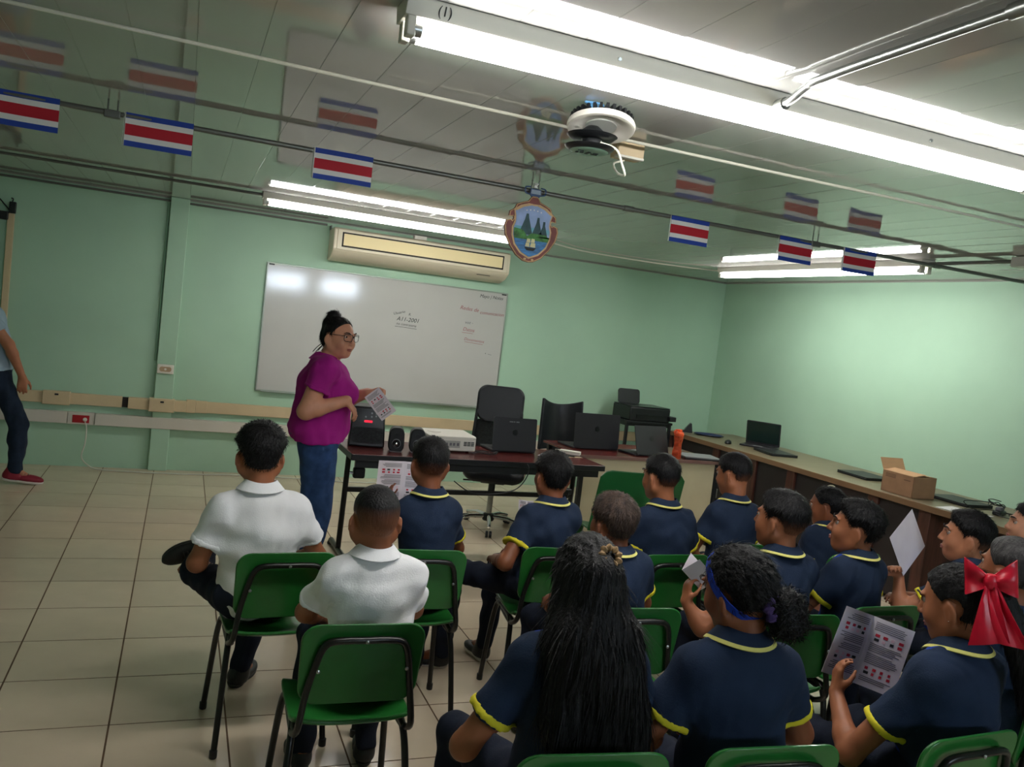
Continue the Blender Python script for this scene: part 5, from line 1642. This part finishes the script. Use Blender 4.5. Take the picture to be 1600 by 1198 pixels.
P_['N'] = person('girl with big red bow reading an open leaflet at the lower right', (2.14, 1.65), 10, zt=1.15, s=.90, hs=.97, bw=.94, res=.006, hair='pony', gather=(0, -.12, .03), hres=.005, cap=.009, skin='a', hyaw=10, hpitch=16, lean=.02, line=.020, nape=-.075,
    elL=(-.215, .16, .555), wrL=(-.115, .30, .665), hdL=(.14, .15, .95), hnL=(.85, -.5, 0), curlL=12, gripL=14, thumbL=.7, elR=(.19, .18, .60), wrR=(.17, .33, .68), hdR=(-.2, .4, .8), hnR=(-.9, -.2, 0), curlR=20, gripR=15, thumbR=.6, strand=.0012,
    hairp=[('e', (0, -.105, .02), (.045, .05, .05), .02), ('c', (.0, -.125, .02), (.03, -.145, -.10), .036, .040, .02), ('c', (.03, -.145, -.10), (.035, -.15, -.28), .040, .030, .02), ('c', (.035, -.15, -.28), (.03, -.15, -.36), .030, .010, .02)], **W2)
P_['O'] = person('child with cropped grey-black hair at the right edge behind the red bow', (2.60, 1.86), 0, zt=1.185, s=.88, hs=.97, bw=.92, hair='buzz', hairc='grey', hthick=.008, messy=.2, skin='b', hyaw=4, **W2)
P_['R'] = person('child barely in view at the right picture edge by the counter', (3.80, 2.66), 30, zt=1.14, s=.84, hs=.94, bw=.88, hair='short', hthick=.012, skin='d', hyaw=20, group=KG)
# teacher
P_['T'] = person('woman with hair bun and glasses in magenta polo, talking beside the table', (.845, 5.19), -100, zt=1.61, kind='woman', pose='stand', hip=.82, s=1.02, hs=1.06, bw=1.20, belly=1.62, chest=1.5, bust=1.7, arm=1.30, hand=.95, se=.024, pelvis=1.50, res=.0058, hres=.0048, shirt='magenta', pants='jeans', leg=1.48, hair='bun', cap=.006, skin='d', hyaw=-42, hpitch=4, hoff=(0, .04, 0), htop=.004, cheek=1.14, neck=1.12, sleeve=.50, hem=.845, collar_open=40, line=.006, gather=(0, -.08, .10), nape=-.06,
    shL=(-.03, 0, .045), shR=(.03, 0, .045), elR=(.235, -.09, 1.04), wrR=(.19, .14, 1.12), hdR=(-.1, .62, -.70), hnR=(-.2, -.7, -.6), curlR=20, elL=(-.235, .12, 1.07), wrL=(-.11, .27, 1.15), hdL=(.0, .85, .35), hnL=(.3, .3, -.85), curlL=30, gripL=20, thumbL=.6,
    hairp=[('e', (0, -.085, .055), (.045, .05, .055), .02), ('e', (0, -.065, .112), (.038, .040, .034), .01), ('e', (0, -.10, -.01), (.05, .03, .06), .02)], knL=(-.10, .02, .44), knR=(.10, .03, .44))
# man at the left edge
P_['Q'] = person('man in pale tee, dark jeans and red shoes walking at the left edge', (-1.30, 7.42), -80, zt=1.68, pose='stand', hip=.86, s=1.05, hs=1.02, bw=1.02, belly=1.02, hand=1.0, shirt='tee', pants='dark', shoes='red', hair='short', hthick=.014, skin='c', hem=.90, sleeve=.56, leg=1.05, foot=1.15, lean=-.16,
    elR=(.17, .06, 1.10), wrR=(.16, .165, .86), hdR=(.0, .05, -1), hnR=(-1, 0, 0), elL=(-.25, -.22, 1.12), wrL=(-.25, -.20, .86), knR=(.06, .17, .47), anR=(.06, .165, .105), ftR=(.1, 1, -.12), knL=(-.10, -.08, .47), anL=(-.10, -.26, .12), ftL=(-.1, 1, -.3))
# ------------------------------------------------------------------ what the people wear
def onp(k, p):
    return tuple(P_[k]['hp'](*p))
def ringp(k, c, rx, ry, rz_tilt, n=30, a0=0, a1=360):
    """points of an ellipse in head space: centre c, radii, tilted about x"""
    out_ = []
    rm_ = Matrix.Rotation(R(rz_tilt), 3, 'X')
    for i in range(n + (a1 - a0 < 360)):
        a = R(a0 + (a1 - a0) * i / n)
        v = rm_ @ Vector((rx * math.cos(a), 0, ry * math.sin(a)))
        out_.append(onp(k, (c[0] + v.x, c[1] + v.y, c[2] + v.z)))
    return out_
M['band_blue'] = mat('headband_blue', (24, 62, 176), .6)
M['bow_red'] = mat('bow_satin', (190, 16, 44), .35, spec=.5, var=.06, vscale=20)
M['purple'] = mat('scrunchie_purple', (66, 48, 96), .7, var=.2, vscale=30)
M['tan_tie'] = mat('tan_tie', (150, 120, 84), .8, var=.2, vscale=60)
# girl with headband: flat band over the crown and behind the ears
def band(k, c, rx, rz, tilt, w, th, name, m, par):
    rm_ = Matrix.Rotation(R(tilt), 3, 'X')
    mb = MB()
    n = 40
    vs, fs = [], []
    for i in range(n):
        a = 2 * math.pi * i / n
        for r_, y_ in ((0, -w), (th, -w), (th, w), (0, w)):
            v = rm_ @ Vector(((rx + r_) * math.cos(a), y_, (rz + r_) * math.sin(a)))
            vs.append(onp(k, (c[0] + v.x, c[1] + v.y, c[2] + v.z)))
    for i in range(n):
        j = (i + 1) % n
        for q in range(4):
            fs.append((i * 4 + q, i * 4 + (q + 1) % 4, j * 4 + (q + 1) % 4, j * 4 + q))
    mb.add(vs, fs)
    return mb.build(name, m, par)
bM = P_['M']['body']
band('M', (0, -.008, .014), .0845, .1015, -32, .011, .0035, 'headband', M['band_blue'], bM)
def scrunchie(k, c, r, t, m, par, tilt=60, lob=9, name='scrunchie'):
    rm_ = Matrix.Rotation(R(tilt), 3, 'X')
    pts, rs = [], []
    n = 48
    for i in range(n):
        a = 2 * math.pi * i / n
        v = rm_ @ Vector((r * math.cos(a), r * math.sin(a), 0))
        pts.append(onp(k, (c[0] + v.x, c[1] + v.y, c[2] + v.z)))
        rs.append(t * (1 + .35 * math.sin(lob * a)))
    return MB().tube(pts, rs, 8, closed=True).build(name, m, par)
scrunchie('M', (.015, -.108, -.045), .030, .014, M['purple'], bM, 80)
scrunchie('L', (.02, -.098, .085), .022, .008, M['tan_tie'], P_['L']['body'], 50)
# pale clip of the small child
cl = MB().grid(lambda u, v: onp('I', (.012 + .05 * (u - .5) * math.cos(1), -.03 - .035 * (u - .5) + (.010 * (v - .5)), .1215 - .010 * (2 * u - 1) ** 2)), 8, 2, thick=.006)
cl.build('hair_clip', mat('clip_pale', (226, 216, 178), .4), P_['I']['body'])
# ear stud of the reading girl
MB().lathe([(.0, -.003), (.003, 0), (0, .003)], 8, c=onp('N', (-.083, -.006, -.043))).build('ear_stud', M['chrome'], P_['N']['body'])
# red satin bow
bN = P_['N']['body']
bc_ = Vector((-.036, -.118, .070))
e1, e2 = Vector((-.30, .94, .10)).normalized(), Vector((.06, -.10, 1)).normalized()
en = e2.cross(e1).normalized()
if en.x > 0:
    en = -en
def bw3(a, b, c):
    p = bc_ + e1 * a * .86 + e2 * b * .88 + en * c
    return onp('N', (p.x, p.y, p.z))
for sx in (1, -1):
    def lp_(u, v):
        a = -math.pi + 2 * math.pi * u
        w_ = (1 + math.cos(a)) / 2
        return bw3(sx * (.008 + .068 * w_), (v - .5) * (.035 + .085 * w_) + .012 * w_, .018 + .020 * math.sin(a) + .007 * math.sin(7 * v + 2 * sx))
    MB().grid(lp_, 22, 8, thick=.002).build('bow_loop', M['bow_red'], bN)
    def tl_(u, v):
        w_ = .012 + .048 * u
        return bw3(sx * .030 * u + (v - .5) * 2 * w_ - .022 * u, -.185 * u - .022 * u * (v if sx > 0 else 1 - v), .022 + .016 * math.sin(2.4 * u) + .006 * math.sin(8 * v + 3 * u) + (.006 if sx > 0 else 0))
    MB().grid(tl_, 14, 8, thick=.002).build('bow_tail', M['bow_red'], bN)
MB().lathe([(.0, -.022), (.012, -.019), (.019, -.006), (.019, .008), (.012, .019), (0, .022)], 14, c=bw3(0, 0, .028)).build('bow_knot', M['bow_red'], bN)

# glasses of the teacher
bT = P_['T']['body']
gl = M['black_satin']
for q in (-1, 1):
    fr = [(q * .034 + .027 * math.copysign(abs(math.cos(a)) ** .5, math.cos(a)), .012 + .021 * math.copysign(abs(math.sin(a)) ** .55, math.sin(a))) for a in np.linspace(0, 2 * math.pi, 29)[:-1]]
    ro = MB().tube([onp('T', (x, .106 - .25 * x * x / .06, z - .004)) for x, z in fr], .0019, 6, closed=True).build('glasses_rim', gl, bT)
    MB().add([onp('T', (x, .106 - .25 * x * x / .06, z - .004)) for x, z in fr], [tuple(range(len(fr)))]).build('glasses_lens', M['lens'], ro)
    MB().tube([onp('T', (q * .060, .092, .018)), onp('T', (q * .076, .05, .016)), onp('T', (q * .081, .0, .012)), onp('T', (q * .078, -.02, -.002))], .002, 6).build('glasses_arm', gl, bT)
MB().tube([onp('T', (-.008, .105, .012)), onp('T', (0, .109, .016)), onp('T', (.008, .105, .012))], .0018, 6).build('glasses_bridge', gl, bT)
for k_ in range(5):
    rr_ = random.Random(k_)
    a_ = .02 * rr_.random()
    MB().tube([onp('T', p) for p in smooth_path([(.03 - .012 * k_, -.09, -.05), (.03 - .014 * k_, -.115 - a_, -.085), (.03 - .014 * k_, -.13 - 2 * a_, -.105 - a_)], 4)], [.0025] * 8 + [.0008], 5).build('stray_strand', MATS['hair_blackd'], bT)
# chest badge, set on the cloth
from mathutils.bvhtree import BVHTree
sh_ = P_['T']['shirt']
bv = BVHTree.FromPolygons([v.co for v in sh_.data.vertices], [tuple(p.vertices) for p in sh_.data.polygons])
bd_ = MB()
def onshirt(x, z):
    h_ = bv.ray_cast(Vector((x, .8, z)), Vector((0, -1, 0)))
    return (x, h_[0].y + .003, z)
bd_.grid(lambda u, v: onshirt(-.115 + .035 * u, 1.195 + .045 * v), 5, 6, thick=.002)
bd_.build('chest_badge', M['flag_white'], sh_)

# ------------------------------------------------------------------ leaflets and sheets
M['leaf'] = mat('leaflet_paper', (214, 206, 212), .55, var=.02, vscale=12)
def leaflet(label, c, right, up_, w, h, fold=30, two=True, name='printed_leaflet', seed=0, pics=True, curl=.0):
    """c = centre of the fold; right and up_ are directions in the room; printed side faces right x up_"""
    rt, u_ = Vector(right).normalized(), Vector(up_).normalized()
    n_ = rt.cross(u_).normalized()
    u_ = n_.cross(rt).normalized()
    t = empty(name, c, 0, label, 'leaflet')
    rr_ = random.Random(seed)
    for sx in ((-1, 1) if two else (1,)):
        d_ = (rt * sx * math.cos(R(fold)) + n_ * math.sin(R(fold)))
        nn = (n_ * math.cos(R(fold)) - rt * sx * math.sin(R(fold)))
        def pt(a, b, e=0):
            return d_ * (a * w) + u_ * ((b - .5) * h) + nn * (e + curl * math.sin(a * 2.4) * (b - .3))
        def sheet(a0, a1, b0, b1, e, th, mb, k=1):
            f = (lambda p, q: pt(a0 + (a1 - a0) * p, b0 + (b1 - b0) * q, e)) if sx > 0 else (lambda p, q: pt(a1 + (a0 - a1) * p, b0 + (b1 - b0) * q, e))
            mb.grid(f, k, k, thick=th)
        m_ = MB()
        sheet(0, 1, 0, 1, 0, .0008, m_, 8)
        pg_ = m_.build('page', M['leaf'], t)
        if not pics:
            continue
        ln = MB()
        b = .94
        sec = 0
        while b > .08:
            if sec % 3 == 1:
                hgt = .13
                for c_ in range(4):
                    a0 = .14 + .19 * c_
                    for r_ in range(2):
                        mk_ = rr_.choice(['print_red', 'ink_black', 'print_red', 'print_pink'])
                        b0 = b - .065 * (r_ + 1)
                        mm = MB()
                        sheet(a0 + .02, a0 + .02 + rr_.uniform(.06, .12), b0 + .01, b0 + .05, .0010, .0005, mm, 3)
                        mm.build('picture_block', M[mk_], pg_, smooth=False)
                b -= hgt + .03
            else:
                for _ in range(rr_.randint(4, 6)):
                    sheet(.1, rr_.uniform(.7, .9), b - .012, b, .0009, .0004, ln, 6)
                    b -= .026
                    if b < .08:
                        break
                b -= .02
            sec += 1
        ln.build('text_lines', M['ink_grey'], pg_, smooth=False, kind='stuff')
    return t
leaflet('open leaflet with red pictures held by the red bow girl', (2.135, 1.995, .768), (.80, -.30, -.22), (-.22, .22, 1), .128, .225, 16, seed=2, curl=.02)
leaflet('open leaflet held up by the navy-shirted boy before the folding table', (1.005, 3.71, .905), (1, .02, -.02), (-.02, .05, 1), .13, .185, 10, seed=4)
leaflet('printed sheet dangling from the hands of the woman in magenta', (1.125, 5.02, 1.075), (.55, -.25, .55), (-.35, .1, .8), .115, .18, 8, two=False, seed=6)
leaflet('folded leaflet seen edge-on in the raised hand of the fade-haircut boy', (1.90, 2.64, .785), (.05, 1, .1), (-.62, -.1, .5), .08, .13, 66, seed=8, pics=False)
leaflet('white sheet lying in the lap of the small child', (3.10, 3.42, .665), (1, .1, -.1), (.1, 1, .25), .10, .10, 8, seed=9, pics=False)
leaflet('grey-white sheet being waved by the boy in profile', (2.925, 2.63, .885), (.80, .35, .42), (-.42, .1, .85), .25, .19, 0, two=False, seed=10, pics=False)
leaflet('small pink printed paper held low by the sideways sitting boy', (1.66, 3.74, .775), (1, .1, -.1), (-.1, .3, 1), .055, .10, 15, seed=12)
# white power bank with a cable beside the reading girl
wp = empty('white_power_bank', (1.79, 2.02, .56), R(15), 'small white power bank with cable on the lap behind the reading girl\'s arm', 'power bank')
MB().prism(rrect(.07, .03, .01), 0, .075).build('case', M['off_white'], wp, bevel=.004)
MB().tube(smooth_path([(.0, 0, .075), (.03, 0, .12), (.08, .02, .14), (.10, .04, .10), (.05, .05, .02), (.03, -.10, .02), (.03, -.16, -.1)], 6), .003, 6).build('cable', M['white_cable'], wp)
